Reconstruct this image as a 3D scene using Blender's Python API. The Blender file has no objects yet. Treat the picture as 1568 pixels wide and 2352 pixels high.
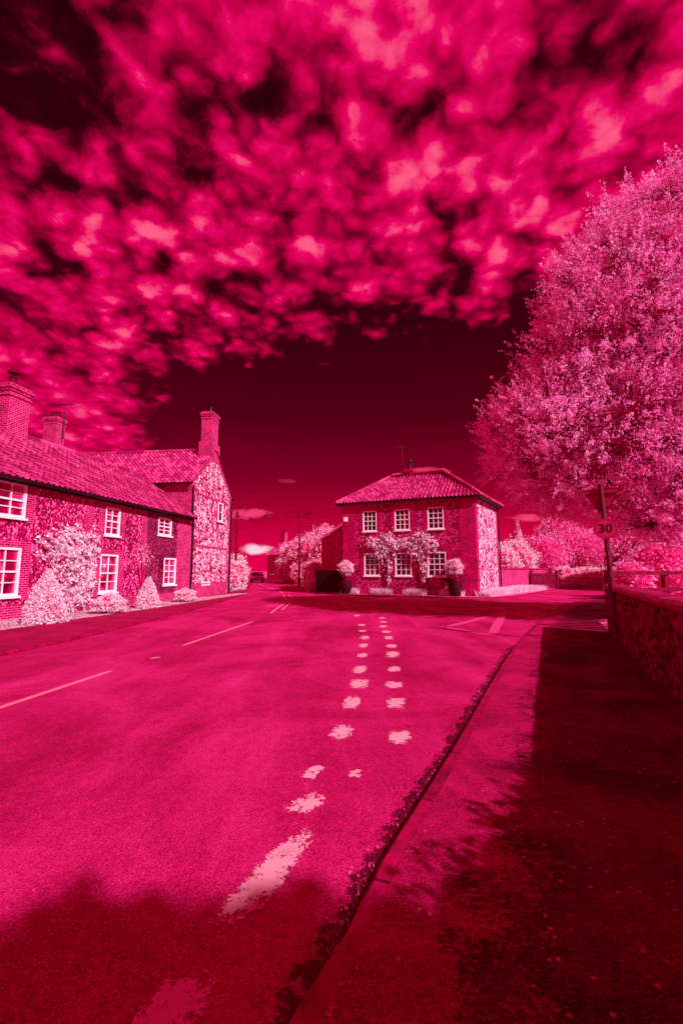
import bpy, math, numpy as np
from mathutils import Vector, Matrix
from mathutils.geometry import tessellate_polygon
rng=np.random.default_rng(7)
scene=bpy.context.scene
COL=scene.collection
# ------------------------------------------------------------ tones
TN=[(0,(.003,0,.0008)),(.15,(.03,0,.004)),(.35,(.15,0,.02)),(.55,(.48,0,.074)),(.7,(.83,.012,.22)),(.82,(.93,.16,.5)),(.92,(.95,.5,.76)),(1,(.97,.86,.93))]
def tone(v):
    v=max(0,min(1,v))
    for (a,ca),(b,cb) in zip(TN,TN[1:]):
        if v<=b:
            t=(v-a)/(b-a)
            return tuple(ca[i]+(cb[i]-ca[i])*t for i in range(3))+(1,)
    return TN[-1][1]+(1,)
# ------------------------------------------------------------ node helpers
class NT:
    def __init__(s,nt): s.nt=nt
    def n(s,t,**k):
        nd=s.nt.nodes.new(t)
        for a,b in k.items(): setattr(nd,a,b)
        return nd
    def put(s,sock,v):
        if isinstance(v,bpy.types.NodeSocket): s.nt.links.new(v,sock)
        else: sock.default_value=v
    def m(s,op,a,b=0.0,c=None,clamp=False):
        nd=s.n('ShaderNodeMath',operation=op,use_clamp=clamp)
        s.put(nd.inputs[0],a); s.put(nd.inputs[1],b)
        if c is not None: s.put(nd.inputs[2],c)
        return nd.outputs[0]
    def smooth(s,x,a,b):
        nd=s.n('ShaderNodeMapRange',interpolation_type='SMOOTHSTEP')
        s.put(nd.inputs[0],x); nd.inputs[1].default_value=a; nd.inputs[2].default_value=b
        return nd.outputs[0]
    def ramp(s,x,stops,tones=True):
        nd=s.n('ShaderNodeValToRGB'); s.put(nd.inputs[0],x)
        el=nd.color_ramp.elements
        el.remove(el[1])
        f=lambda v: tone(v) if tones else tuple(v)+((1,) if len(v)==3 else ())
        el[0].position=stops[0][0]; el[0].color=f(stops[0][1])
        for p,v in stops[1:]:
            e=el.new(p); e.color=f(v)
        return nd.outputs[0]
    def noise(s,vec,scale,detail=4,rough=.55,dist=0):
        nd=s.n('ShaderNodeTexNoise'); 
        if vec is not None: s.put(nd.inputs['Vector'],vec)
        nd.inputs['Scale'].default_value=scale; nd.inputs['Detail'].default_value=detail
        nd.inputs['Roughness'].default_value=rough; nd.inputs['Distortion'].default_value=dist
        return nd.outputs[0]
    def vor(s,vec,scale,feature='F1',smooth=None):
        nd=s.n('ShaderNodeTexVoronoi',feature=feature); s.put(nd.inputs['Vector'],vec)
        nd.inputs['Scale'].default_value=scale
        if smooth is not None: nd.inputs['Smoothness'].default_value=smooth
        return nd
    def mapping(s,vec,scale,rot=(0,0,0),loc=(0,0,0)):
        nd=s.n('ShaderNodeMapping'); s.put(nd.inputs[0],vec)
        nd.inputs['Scale'].default_value=scale; nd.inputs['Rotation'].default_value=rot; nd.inputs['Location'].default_value=loc
        return nd.outputs[0]
    def mix(s,f,a,b,bt='MIX'):
        nd=s.n('ShaderNodeMix',data_type='RGBA',blend_type=bt)
        s.put(nd.inputs[0],f); s.put(nd.inputs[6],a); s.put(nd.inputs[7],b)
        return nd.outputs[2]
def newmat(name):
    mt=bpy.data.materials.new(name); mt.use_nodes=True
    N=NT(mt.node_tree); b=mt.node_tree.nodes['Principled BSDF']
    b.inputs['Roughness'].default_value=.9; b.inputs['Specular IOR Level'].default_value=.08
    return mt,N,b
def geo(N): return N.n('ShaderNodeNewGeometry').outputs['Position']
def uvc(N): return N.n('ShaderNodeTexCoord').outputs['UV']
def bump(N,b,h,strength=.5,dist=.01):
    nd=N.n('ShaderNodeBump'); nd.inputs['Strength'].default_value=strength; nd.inputs['Distance'].default_value=dist
    N.put(nd.inputs['Height'],h); N.put(b.inputs['Normal'],nd.outputs[0])
def m_plain(name,v,var=.08,scale=3,rough=.8,spec=.1,bscale=0):
    mt,N,b=newmat(name); g=geo(N)
    n=N.noise(g,scale,4,.6)
    N.put(b.inputs['Base Color'],N.ramp(n,[(.3,v-var),(.7,v+var)]))
    b.inputs['Roughness'].default_value=rough; b.inputs['Specular IOR Level'].default_value=spec
    if bscale: bump(N,b,N.noise(g,bscale,3),.5,.01)
    return mt
def m_asphalt(name,lo,hi,speck,speckt,streak=.4,bigs=.45,vs=38,grain=.65,edge=None):
    mt,N,b=newmat(name); g=geo(N)
    big=N.noise(g,bigs,5,.65,.8)
    st=N.noise(N.mapping(g,(1.3,.16,1),rot=(0,0,.1)),1,4,.6,.4)
    fine=N.noise(g,85,2,.8)
    mid=N.noise(g,11,3,.65)
    v=N.m('ADD',N.m('MULTIPLY',big,.7),N.m('MULTIPLY',st,streak))
    v=N.m('ADD',v,N.m('MULTIPLY',fine,grain)); v=N.m('ADD',v,N.m('MULTIPLY',mid,.22))
    v=N.m('SUBTRACT',v,(.7+streak+grain+.22-1)/2)
    c=N.ramp(v,[(.18,lo-.19),(.42,lo),(.58,hi),(.8,hi+.09)])
    vo=N.vor(g,vs); 
    rnd=N.n('ShaderNodeSeparateColor'); N.put(rnd.inputs[0],vo.outputs['Color'])
    sp=N.m('MULTIPLY',N.m('LESS_THAN',vo.outputs['Distance'],N.m('MULTIPLY',rnd.outputs[1],.3)),N.m('GREATER_THAN',rnd.outputs[0],1-speck))
    sp=N.m('MULTIPLY',sp,N.smooth(N.noise(g,2.5,3,.7),.38,.62))
    c=N.mix(sp,c,tone(speckt))
    N.put(b.inputs['Base Color'],c)
    bump(N,b,N.m('ADD',fine,N.m('MULTIPLY',mid,.6)),.9,.016)
    if edge:
        s=N.n('ShaderNodeSeparateXYZ'); N.put(s.inputs[0],uvc(N)); u=s.outputs[0]
        e=N.m('MULTIPLY',N.m('SUBTRACT',1,u),2)
        n=N.noise(g,3,5,.7); val=N.m('ADD',e,N.m('MULTIPLY',N.m('SUBTRACT',n,.5),1.6)); val=N.m('ADD',val,N.m('MULTIPLY',N.m('SUBTRACT',N.noise(g,40,3,.8),.5),1.2))
        k=N.smooth(val,.35,.75); tr=N.n('ShaderNodeBsdfTransparent'); mx=N.n('ShaderNodeMixShader')
        N.put(mx.inputs[0],k); N.put(mx.inputs[1],tr.outputs[0]); N.put(mx.inputs[2],b.outputs[0]); N.put(mt.node_tree.nodes['Material Output'].inputs[0],mx.outputs[0])
    return mt
def m_brick(name,a=.42,c=.52,mort=.66,w=.225,h=.075):
    mt,N,b=newmat(name); uv=uvc(N)
    bt=N.n('ShaderNodeTexBrick'); N.put(bt.inputs['Vector'],uv)
    bt.inputs['Color1'].default_value=tone(a); bt.inputs['Color2'].default_value=tone(c); bt.inputs['Mortar'].default_value=tone(mort)
    bt.inputs['Scale'].default_value=1; bt.inputs['Mortar Size'].default_value=.011; bt.inputs['Brick Width'].default_value=w; bt.inputs['Row Height'].default_value=h
    bt.inputs['Bias'].default_value=0
    n=N.noise(geo(N),2.2,5,.65)
    n2=N.noise(geo(N),9,3,.7)
    c2=N.mix(1.0,bt.outputs[0],N.ramp(N.m('ADD',N.m('MULTIPLY',n,.5),N.m('MULTIPLY',n2,.5)),[(.35,(.45,.45,.45)),(.62,(1.35,1.35,1.35))],False),'MULTIPLY')
    N.put(b.inputs['Base Color'],c2)
    bump(N,b,N.m('SUBTRACT',1,bt.outputs[1]),.5,.01)
    return mt
def m_stone(name,scale,stops,mort,edge=.06,warp=.06):
    mt,N,b=newmat(name); g=geo(N)
    w=N.n('ShaderNodeVectorMath',operation='ADD'); nz=N.n('ShaderNodeTexNoise'); N.put(nz.inputs[0],g); nz.inputs['Scale'].default_value=7
    sc=N.n('ShaderNodeVectorMath',operation='SCALE'); N.put(sc.inputs[0],nz.outputs[1]); sc.inputs['Scale'].default_value=warp
    N.put(w.inputs[0],g); N.put(w.inputs[1],sc.outputs[0])
    vo=N.vor(w.outputs[0],scale); ve=N.vor(w.outputs[0],scale,'DISTANCE_TO_EDGE')
    rnd=N.n('ShaderNodeSeparateColor'); N.put(rnd.inputs[0],vo.outputs['Color'])
    big=N.noise(g,1.1,5,.65)
    v=N.m('ADD',rnd.outputs[0],N.m('MULTIPLY',N.m('SUBTRACT',big,.5),1.1))
    c=N.ramp(v,stops)
    e=N.smooth(ve.outputs['Distance'],edge*.3,edge)
    c=N.mix(e,tone(mort),c)
    N.put(b.inputs['Base Color'],c); bump(N,b,e,.6,.02)
    return mt
def m_tile(name,k=1.0):
    mt,N,b=newmat(name); uv=uvc(N)
    sx=N.n('ShaderNodeVectorMath',operation='FLOOR'); N.put(sx.inputs[0],uv)
    wn=N.n('ShaderNodeTexWhiteNoise',noise_dimensions='2D'); N.put(wn.inputs['Vector'],sx.outputs[0])
    n=N.noise(geo(N),1.3,4,.7); n2=N.noise(geo(N),14,3,.7)
    v=N.m('ADD',N.m('MULTIPLY',wn.outputs[0],.28),N.m('ADD',N.m('MULTIPLY',n,.3),N.m('MULTIPLY',n2,.35)))
    v=N.m('ADD',v,.07)
    f=lambda *c: tuple(x*k for x in c)
    c=N.ramp(v,[(.3,f(.2,.002,.045)),(.5,f(.44,.012,.12)),(.68,f(.66,.05,.23)),(.85,f(.85,.22,.45))],False)
    N.put(b.inputs['Base Color'],c); b.inputs['Roughness'].default_value=.75
    return mt
def m_leaf(name,stops,trans=.3,clump=.6,tones=True):
    mt,N,b=newmat(name); nt=mt.node_tree; nt.nodes.remove(b)
    g=N.n('ShaderNodeNewGeometry')
    cl=N.noise(g.outputs['Position'],clump,3,.6)
    v=N.m('ADD',N.m('MULTIPLY',g.outputs['Random Per Island'],.45),N.m('MULTIPLY',cl,.6))
    c=N.ramp(v,stops,tones)
    d=N.n('ShaderNodeBsdfDiffuse'); t=N.n('ShaderNodeBsdfTranslucent'); mx=N.n('ShaderNodeMixShader')
    N.put(d.inputs[0],c); N.put(t.inputs[0],c); mx.inputs[0].default_value=trans
    N.put(mx.inputs[1],d.outputs[0]); N.put(mx.inputs[2],t.outputs[0])
    N.put(nt.nodes['Material Output'].inputs[0],mx.outputs[0])
    return mt
def m_paint(name,v,thr,amp,nscale,col=None,soft=.03):
    mt,N,b=newmat(name); nt=mt.node_tree
    s=N.n('ShaderNodeSeparateXYZ'); N.put(s.inputs[0],uvc(N)); u,w=s.outputs[0],s.outputs[1]
    e=N.m('MULTIPLY',N.m('MULTIPLY',u,N.m('SUBTRACT',1,u)),N.m('MULTIPLY',w,N.m('SUBTRACT',1,w)))
    e=N.m('POWER',N.m('MULTIPLY',e,16),.5)
    g=geo(N); n=N.noise(g,nscale,6,.8,.4); n2=N.noise(g,60,3,.7)
    val=N.m('ADD',e,N.m('MULTIPLY',N.m('SUBTRACT',n,.5),amp)); val=N.m('ADD',val,N.m('MULTIPLY',N.m('SUBTRACT',n2,.5),amp*.4))
    k=N.smooth(val,thr-soft,thr+soft)
    c=N.ramp(n2,[(.3,v-.05),(.7,v+.03)]) if col is None else N.mix(n2,tuple(x*.75 for x in col)+(1,),tuple(col)+(1,))
    N.put(b.inputs['Base Color'],c)
    tr=N.n('ShaderNodeBsdfTransparent'); mx=N.n('ShaderNodeMixShader'); N.put(mx.inputs[0],k); N.put(mx.inputs[1],tr.outputs[0]); N.put(mx.inputs[2],b.outputs[0])
    N.put(nt.nodes['Material Output'].inputs[0],mx.outputs[0])
    return mt
M={}
M['road']=m_asphalt('asphalt',.52,.63,.06,.74,grain=.95)
M['pave']=m_asphalt('pavement_asphalt',.25,.41,.55,.74,.1,1.0,26,.9)  # tone lowered to deepen the shade on the pavement
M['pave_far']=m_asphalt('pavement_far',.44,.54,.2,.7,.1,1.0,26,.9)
M['sunstrip']=m_asphalt('pavement_painted_sun',.45,.57,.3,.76,.1,1.2,30,1.0,edge=True)  # paler pavement copy, sunlight along the kerb painted into its colour
M['kerb']=m_brick('kerb_stone',.44,.5,.28,.9,2)
M['ground']=m_plain('grass_ground',.66,.14,2,bscale=12)
M['gravel']=m_stone('gravel',28,[(.2,.45),(.5,.8),(.8,1)],.35,.08)
M['brick']=m_brick('brick',.44,.57,.76)
M['brick_mid']=m_brick('brick_dark',.44,.55,.7)
M['carstone']=m_stone('carstone',13,[(.0,.22),(.35,.42),(.6,.55),(.95,.82)],.68,.05)
M['carstone_mid']=m_stone('carstone_dark',12,[(.0,.26),(.5,.46),(.9,.72)],.66,.06)
M['flint']=m_stone('flint',9,[(0,.2),(.25,.46),(.5,.76),(.75,.94),(1,1)],.68,.06)
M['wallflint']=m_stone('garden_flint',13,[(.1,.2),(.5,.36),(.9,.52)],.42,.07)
M['tile']=m_tile('pantile',.97)
M['tile_pale']=m_tile('pantile_pale',1.15)
M['tile_dark']=m_tile('pantile_dark',1.1)
M['white']=m_plain('white_paint',.98,.015,4,rough=.5,spec=.3)
M['dark']=m_plain('dark_paint',.12,.06,4,rough=.5,spec=.3)
M['metal']=m_plain('pole_metal',.32,.08,6,rough=.5,spec=.3)
M['signback']=m_plain('sign_back',.5,.05,6,rough=.5,spec=.3)
M['signface']=m_plain('sign_face',.61,.02,6,rough=.5,spec=.3)
M['signring']=m_plain('sign_ring',.53,.02,6,rough=.5,spec=.3)
M['wood']=m_plain('weathered_wood',.36,.1,7)
M['gate']=m_plain('dark_gate',.14,.06,7)
M['bark']=m_plain('bark',.47,.12,8,bscale=15)
M['vine']=m_plain('vine_stem',.5,.1,8)
M['core']=m_plain('leaf_core',.6,.1,5)
M['coping']=m_plain('coping',.5,.12,5,bscale=20)
M['clay']=m_plain('clay_pot',.3,.1,5)
M['terracotta']=m_plain('barrel_wood',.2,.08,9)
M['leaf_tree']=m_leaf('tree_leaf',[(.2,(.93,.08,.46)),(.42,(.97,.19,.63)),(.62,(.98,.38,.78)),(.9,(.99,.72,.92))],.5,.5,False)
M['leaf_white']=m_leaf('pale_leaf',[(.2,.9),(.5,.97),(.8,1)],.4,2.5)
M['leaf_mid']=m_leaf('mid_leaf',[(.2,.77),(.5,.89),(.8,.99)],.4,1.2)
M['leaf_climb']=m_leaf('climber_leaf',[(.2,.78),(.45,.94),(.75,1)],.35,3.5)
M['litter']=m_leaf('dead_leaf',[(.2,.2),(.5,.48),(.8,.78)],.1,3)
M['paint']=m_paint('worn_paint',.8,.68,2.8,12,(.97,.34,.5))
M['line']=m_paint('line_paint',.8,.25,.8,8,(.88,.16,.32))
M['faint']=m_paint('faint_paint',.8,.36,1.0,6,(.8,.04,.22))
M['dirt']=m_paint('gutter_dirt',.3,.6,2.4,6,(.14,.0,.02))
def m_glass(name,stops):
    mt,N,b=newmat(name); g=geo(N)
    n=N.noise(N.mapping(g,(1,1,.6)),1.6,3,.5,.4)
    N.put(b.inputs['Base Color'],N.ramp(n,stops)); b.inputs['Roughness'].default_value=.06; b.inputs['Specular IOR Level'].default_value=.6
    return mt
M['glass']=m_glass('window_glass',[(.35,.32),(.5,.55),(.7,.76)])
M['glass_dark']=m_glass('window_glass_dark',[(.35,.12),(.55,.35),(.75,.6)])
# ------------------------------------------------------------ object helpers
def thing(name,loc,label,cat,group=None):
    e=bpy.data.objects.new(name,None); e.location=loc; e.empty_display_size=.3
    COL.objects.link(e); e['label']=label; e['category']=cat
    if group: e['group']=group
    return e
def org(p):
    q=p
    while q is not None and q.parent is not None: q=q.parent
    return np.array(q.location) if q is not None else np.zeros(3)
def mk(name,V,F,mat,parent=None,uv=None,smooth=False,kind=None,label=None,cat=None):
    V=np.asarray(V,float).reshape(-1,3); 
    if parent is not None: V=V-org(parent)
    base=None
    if parent is None and kind is None:
        base=np.array([V[:,0].mean(),V[:,1].mean(),V[:,2].min()]); V=V-base
    me=bpy.data.meshes.new(name)
    if isinstance(F,np.ndarray):
        k=F.shape[1]
        me.vertices.add(len(V)); me.vertices.foreach_set('co',V.ravel().astype(np.float32))
        me.loops.add(F.size); me.loops.foreach_set('vertex_index',F.ravel().astype(np.int32))
        me.polygons.add(len(F)); me.polygons.foreach_set('loop_start',(np.arange(len(F))*k).astype(np.int32))
        me.update(calc_edges=True)
    else:
        me.from_pydata(V.tolist(),[],F); me.update()
    if uv is not None:
        l=me.uv_layers.new(name='UVMap'); l.data.foreach_set('uv',np.asarray(uv,np.float32).ravel())
    mats=mat if isinstance(mat,list) else [mat]
    for m_ in mats: me.materials.append(m_)
    if smooth: me.polygons.foreach_set('use_smooth',[True]*len(me.polygons))
    o=bpy.data.objects.new(name,me); COL.objects.link(o)
    if base is not None: o.location=base
    if parent is not None: o.parent=parent
    if kind: o['kind']=kind
    if label: o['label']=label
    if cat: o['category']=cat
    return o
class B:  # mesh builder
    def __init__(s): s.V=[];s.F=[];s.UV=[]
    def quad(s,pts,uv=None):
        i=len(s.V); s.V+= [tuple(p) for p in pts]; s.F.append(list(range(i,i+len(pts))))
        if uv is None: uv=[(0,0),(1,0),(1,1),(0,1)][:len(pts)]; uv=list(uv)+[(0,0)]*(len(pts)-len(uv))
        s.UV+=list(uv)
    def box(s,o,ax,ay,az,x0,x1,y0,y1,z0,z1):
        o,ax,ay,az=[np.array(a,float) for a in (o,ax,ay,az)]
        P=lambda x,y,z:o+ax*x+ay*y+az*z
        fs=[((x0,y0,z0),(x1,y0,z0),(x1,y0,z1),(x0,y0,z1),0,2),((x1,y1,z0),(x0,y1,z0),(x0,y1,z1),(x1,y1,z1),0,2),
            ((x0,y1,z0),(x0,y0,z0),(x0,y0,z1),(x0,y1,z1),1,2),((x1,y0,z0),(x1,y1,z0),(x1,y1,z1),(x1,y0,z1),1,2),
            ((x0,y0,z1),(x1,y0,z1),(x1,y1,z1),(x0,y1,z1),0,1),((x0,y1,z0),(x1,y1,z0),(x1,y0,z0),(x0,y0,z0),0,1)]
        for f in fs: s.quad([P(*q) for q in f[:4]],[(q[f[4]],q[f[5]]) for q in f[:4]])
    def tube(s,p,q,r0,r1,k=10,cap=True):
        p,q=np.array(p,float),np.array(q,float); d=q-p; L=np.linalg.norm(d); d/=L
        a=np.cross(d,[0,0,1] if abs(d[2])<.9 else [1,0,0]); a/=np.linalg.norm(a); b=np.cross(d,a)
        R=[(math.cos(t*2*math.pi/k),math.sin(t*2*math.pi/k)) for t in range(k)]
        A=[p+(a*c+b*e)*r0 for c,e in R]; C=[q+(a*c+b*e)*r1 for c,e in R]
        for i in range(k):
            j=(i+1)%k; s.quad([A[i],A[j],C[j],C[i]],[(i/k,0),((i+1)/k,0),((i+1)/k,L),(i/k,L)])
        if cap: s.quad(C,[(0,0)]*k); s.quad(A[::-1],[(0,0)]*k)
    def mk(s,name,mat,parent=None,**k): return mk(name,s.V,s.F,mat,parent,uv=s.UV,**k)
def lathe(b,c,prof,k=20):
    c=np.array(c,float)
    for (r0,z0),(r1,z1) in zip(prof,prof[1:]):
        for i in range(k):
            t0=i*2*math.pi/k;t1=(i+1)*2*math.pi/k
            b.quad([c+[r0*math.cos(t0),r0*math.sin(t0),z0],c+[r0*math.cos(t1),r0*math.sin(t1),z0],c+[r1*math.cos(t1),r1*math.sin(t1),z1],c+[r1*math.cos(t0),r1*math.sin(t0),z1]])
Z3=np.array([0,0,1.])
def v3(a,z=0): return np.array([a[0],a[1],z],float)
class Face:
    """wall frame: p0->p1, outward normal on the right-hand side"""
    def __init__(s,p0,p1):
        s.o=v3(p0); d=v3(p1)-s.o; s.L=np.linalg.norm(d); s.d=d/s.L; s.n=np.array([s.d[1],-s.d[0],0])
    def P(s,a,z,dep=0): return s.o+s.d*a+Z3*z+s.n*dep
    def box(s,b,s0,s1,z0,z1,d0,d1): b.box(s.o,s.d,s.n,Z3,s0,s1,d0,d1,z0,z1)
def wall(f,z0,z1,ops,b,depth=.11,s0=0,s1=None):
    s1=f.L if s1 is None else s1
    xs=sorted({s0,s1}|{o[0] for o in ops}|{o[1] for o in ops}); zs=sorted({z0,z1}|{o[2] for o in ops}|{o[3] for o in ops})
    for a,c in zip(xs,xs[1:]):
        for e,g in zip(zs,zs[1:]):
            m=((a+c)/2,(e+g)/2)
            if any(o[0]<m[0]<o[1] and o[2]<m[1]<o[3] for o in ops): continue
            b.quad([f.P(a,e),f.P(c,e),f.P(c,g),f.P(a,g)],[(a,e),(c,e),(c,g),(a,g)])
    for o in ops:
        a,c,e,g=o
        for q in ([(a,e,0),(a,e,-depth),(a,g,-depth),(a,g,0)],[(c,e,-depth),(c,e,0),(c,g,0),(c,g,-depth)],[(a,g,0),(a,g,-depth),(c,g,-depth),(c,g,0)],[(a,e,-depth),(a,e,0),(c,e,0),(c,e,-depth)]):
            b.quad([f.P(*t) for t in q],[(t[0]+t[2],t[1]) for t in q])
def window(par,f,o,cols,rows,glass,meet=True,off=0,sill=True):
    a,c,e,g=o
    b=B(); b.quad([f.P(a,e,-.095+off),f.P(c,e,-.095+off),f.P(c,g,-.095+off),f.P(a,g,-.095+off)])
    w=b.mk('window',glass,par)
    b=B(); t=.08
    for q in [(a,a+t,e,g),(c-t,c,e,g),(a+t,c-t,e,e+t),(a+t,c-t,g-t,g)]: f.box(b,*q,-.094+off,-.02+off)
    ia,ic,ie,ig=a+t,c-t,e+t,g-t
    if meet: f.box(b,ia,ic,(ie+ig)/2-.03,(ie+ig)/2+.03,-.093+off,-.035+off)
    for i in range(1,cols):
        x=ia+(ic-ia)*i/cols; f.box(b,x-.016,x+.016,ie,ig,-.092+off,-.05+off)
    for i in range(1,rows):
        z=ie+(ig-ie)*i/rows
        if meet and abs(i*2-rows)<.1: continue
        f.box(b,ia,ic,z-.016,z+.016,-.0915+off,-.052+off)
    b.mk('frame',M['white'],w)
    if sill:
        b=B(); f.box(b,a-.05,c+.05,e-.075,e-.002,-.09+off,.06+off); b.mk('sill',M['white'],w)
def roof_slope(b,e0,e1,r0,r1,tw=.25,th=.28):
    e0,e1,r0,r1=[np.array(q,float) for q in (e0,e1,r0,r1)]
    u=e1-e0; L=np.linalg.norm(u); u/=L
    v=r0-e0; v=v-u*np.dot(u,v); H=np.linalg.norm(v); v/=H
    n=np.cross(u,v); n=n if n[2]>0 else -n
    uL1=np.dot(r0-e0,u); uR1=np.dot(r1-e0,u)
    rows=max(2,int(round(H/th))); vs=[]; 
    for r in range(rows): vs+=[(r/rows,.06,r),((r+1)/rows,.0,r)]
    umin=min(0,uL1); umax=max(L,uR1); k=int((umax-umin)/tw*6)+1; us=np.linspace(umin,umax,k)
    wave=.055*(np.sin(us/tw*2*math.pi)+.3*np.sin(us/tw*4*math.pi))
    grid=[]
    for t,h,r in vs:
        uc=np.clip(us,uL1*t,L+(uR1-L)*t)
        grid.append((e0+np.outer(uc,u)+v*H*t+np.outer(wave+h,n),uc,t,r))
    base=len(b.V)
    for g in grid: b.V+= [tuple(p) for p in g[0]]
    for i in range(len(grid)-1):
        for j in range(k-1):
            q0,q1=grid[i][1][j],grid[i][1][j+1]; q2,q3=grid[i+1][1][j],grid[i+1][1][j+1]
            if abs(q1-q0)<1e-6 and abs(q3-q2)<1e-6: continue
            b.F.append([base+i*k+j,base+i*k+j+1,base+(i+1)*k+j+1,base+(i+1)*k+j])
            um=(us[j]+us[j+1])/2/tw; rr=grid[i][3]+.5
            b.UV+=[(um,rr)]*4
def chimney(par,c,d,w,dp,z0,z1,mat,pots=1,cowl=False,rot=None):
    """parent is a roof"""
    ax=v3(d); ay=np.array([-ax[1],ax[0],0]); b=B()
    b.box(v3(c),ax,ay,Z3,-w/2,w/2,-dp/2,dp/2,z0,z1-.5)
    for i,(e,za,zb) in enumerate([(.04,z1-.5,z1-.42),(0,z1-.42,z1-.3),(.05,z1-.3,z1-.2),(.09,z1-.2,z1-.08),(.03,z1-.08,z1)]):
        b.box(v3(c),ax,ay,Z3,-w/2-e,w/2+e,-dp/2-e,dp/2+e,za,zb)
    ch=b.mk('chimney',mat,par)
    b=B()
    for i in range(pots):
        x=(i-(pots-1)/2)*.4; cc=v3(c,z1)+ax*x
        lathe(b,cc,[(.16,0),(.13,.1),(.12,.38),(.15,.4),(.15,.45),(.0,.45)],14)
        if cowl: lathe(b,cc,[(.05,.45),(.06,.62),(.22,.6),(.2,.68),(.0,.74)],14)
    return ch,b
# ------------------------------------------------------------ leaves
def runit(n):
    a=rng.normal(size=(n,3)); return a/np.linalg.norm(a,axis=1)[:,None]
def leafgeo(C,size,asp=.6):
    n=len(C); a=runit(n); t=runit(n); b=np.cross(a,t); b/=np.linalg.norm(b,axis=1)[:,None]+1e-9
    s=(size*(.6+.8*rng.random(n)))[:,None]
    V=np.stack([C-a*s,C+b*s*asp,C+a*s,C-b*s*asp],1).reshape(-1,3)
    F=np.arange(4*n).reshape(-1,4); return V,F
def tubes(P,Q,R0,R1,k=4):
    P,Q=np.array(P),np.array(Q); R0=np.array(R0)[:,None];R1=np.array(R1)[:,None]
    d=Q-P; d/=np.linalg.norm(d,axis=1)[:,None]+1e-9
    a=np.cross(d,np.array([.3,.2,.93])); a/=np.linalg.norm(a,axis=1)[:,None]+1e-9; b=np.cross(d,a)
    n=len(P); V=np.zeros((n,2*k,3))
    for i in range(k):
        t=i*2*math.pi/k; V[:,i]=P+(a*math.cos(t)+b*math.sin(t))*R0; V[:,k+i]=Q+(a*math.cos(t)+b*math.sin(t))*R1
    f=np.array([[i,(i+1)%k,k+(i+1)%k,k+i] for i in range(k)])
    F=(np.arange(n)*2*k)[:,None,None]+f[None]
    return V.reshape(-1,3),F.reshape(-1,4)
def ico(c,r,lump=.1,nu=20,nv=12,zmin=-1,cone=False):
    V=[];F=[]
    ph=rng.random(6)*6
    for j in range(nv+1):
        for i in range(nu):
            t=i*2*math.pi/nu; p=-math.pi/2+math.pi*j/nv
            if cone:
                h=j/nv; rr=(1-h**1.6)*.98+.02; x,y,z=rr*math.cos(t),rr*math.sin(t),h*2-1
            else: x,y,z=math.cos(p)*math.cos(t),math.cos(p)*math.sin(t),math.sin(p)
            k=1+lump*(math.sin(3*t+ph[0]+2*p)+.6*math.sin(5*t+ph[1]-3*p))
            V.append((c[0]+x*r[0]*k,c[1]+y*r[1]*k,c[2]+max(z,zmin)*r[2]*(k if not cone else 1)))
    for j in range(nv):
        for i in range(nu):
            F.append([j*nu+i,j*nu+(i+1)%nu,(j+1)*nu+(i+1)%nu,(j+1)*nu+i])
    return np.array(V),np.array(F)
def lobe_points(lobes,n,shell=.82,jit=.08):
    vol=np.array([l[1][0]*l[1][1]+l[1][0]*l[1][2] for l in lobes]); cnt=(vol/vol.sum()*n).astype(int)
    out=[]
    for (c,r),k in zip(lobes,cnt):
        d=runit(k); ph=rng.random(3)*6
        lum=1+.12*np.sin(d[:,0]*5+ph[0])*np.sin(d[:,1]*6+ph[1])+.1*np.sin(d[:,2]*9+ph[2])
        rad=(shell+(1-shell)*rng.random(k))*lum+rng.normal(size=k)*jit*.6
        out.append(np.array(c)+d*np.array(r)*rad[:,None])
    P=np.concatenate(out); return P
def bush(name,label,cat,lobes,n,size,leaf='leaf_white',core='core',zfloor=0.0,cone=False,parent=None,group=None,part=None,jit=.08):
    if cone:
        (c,r)=lobes[0]; h=rng.random(n)**1.15; t=rng.random(n)*2*math.pi
        rr=(1-h**1.6)*(.9+.16*rng.random(n))*(1+.06*np.sin(t*3+h*7))+.04
        P=np.stack([c[0]+rr*np.cos(t)*r[0],c[1]+rr*np.sin(t)*r[1],c[2]-r[2]+h*2*r[2]],1)
        P+=rng.normal(size=P.shape)*.03
    else:
        P=lobe_points(lobes,n,jit=jit)
    P=P[P[:,2]>zfloor]
    V,F=leafgeo(P,size)
    Vs=[V];Fs=[F];off=len(V); nm=[0]*len(F)
    for c,r in lobes:
        v,f=ico(c,[q*.84 for q in r],.05,cone=cone); v[:,2]=np.maximum(v[:,2],zfloor-.02)
        Vs.append(v);Fs.append(f+off);off+=len(v); nm+=[1]*len(f)
    o=mk(part or name,np.concatenate(Vs),np.concatenate(Fs),[M[leaf],M[core]],parent,label=None if parent else label,cat=None if parent else cat)
    o.data.polygons.foreach_set('material_index',np.array(nm,np.int32))
    if group and not parent: o['group']=group
    return o
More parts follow.
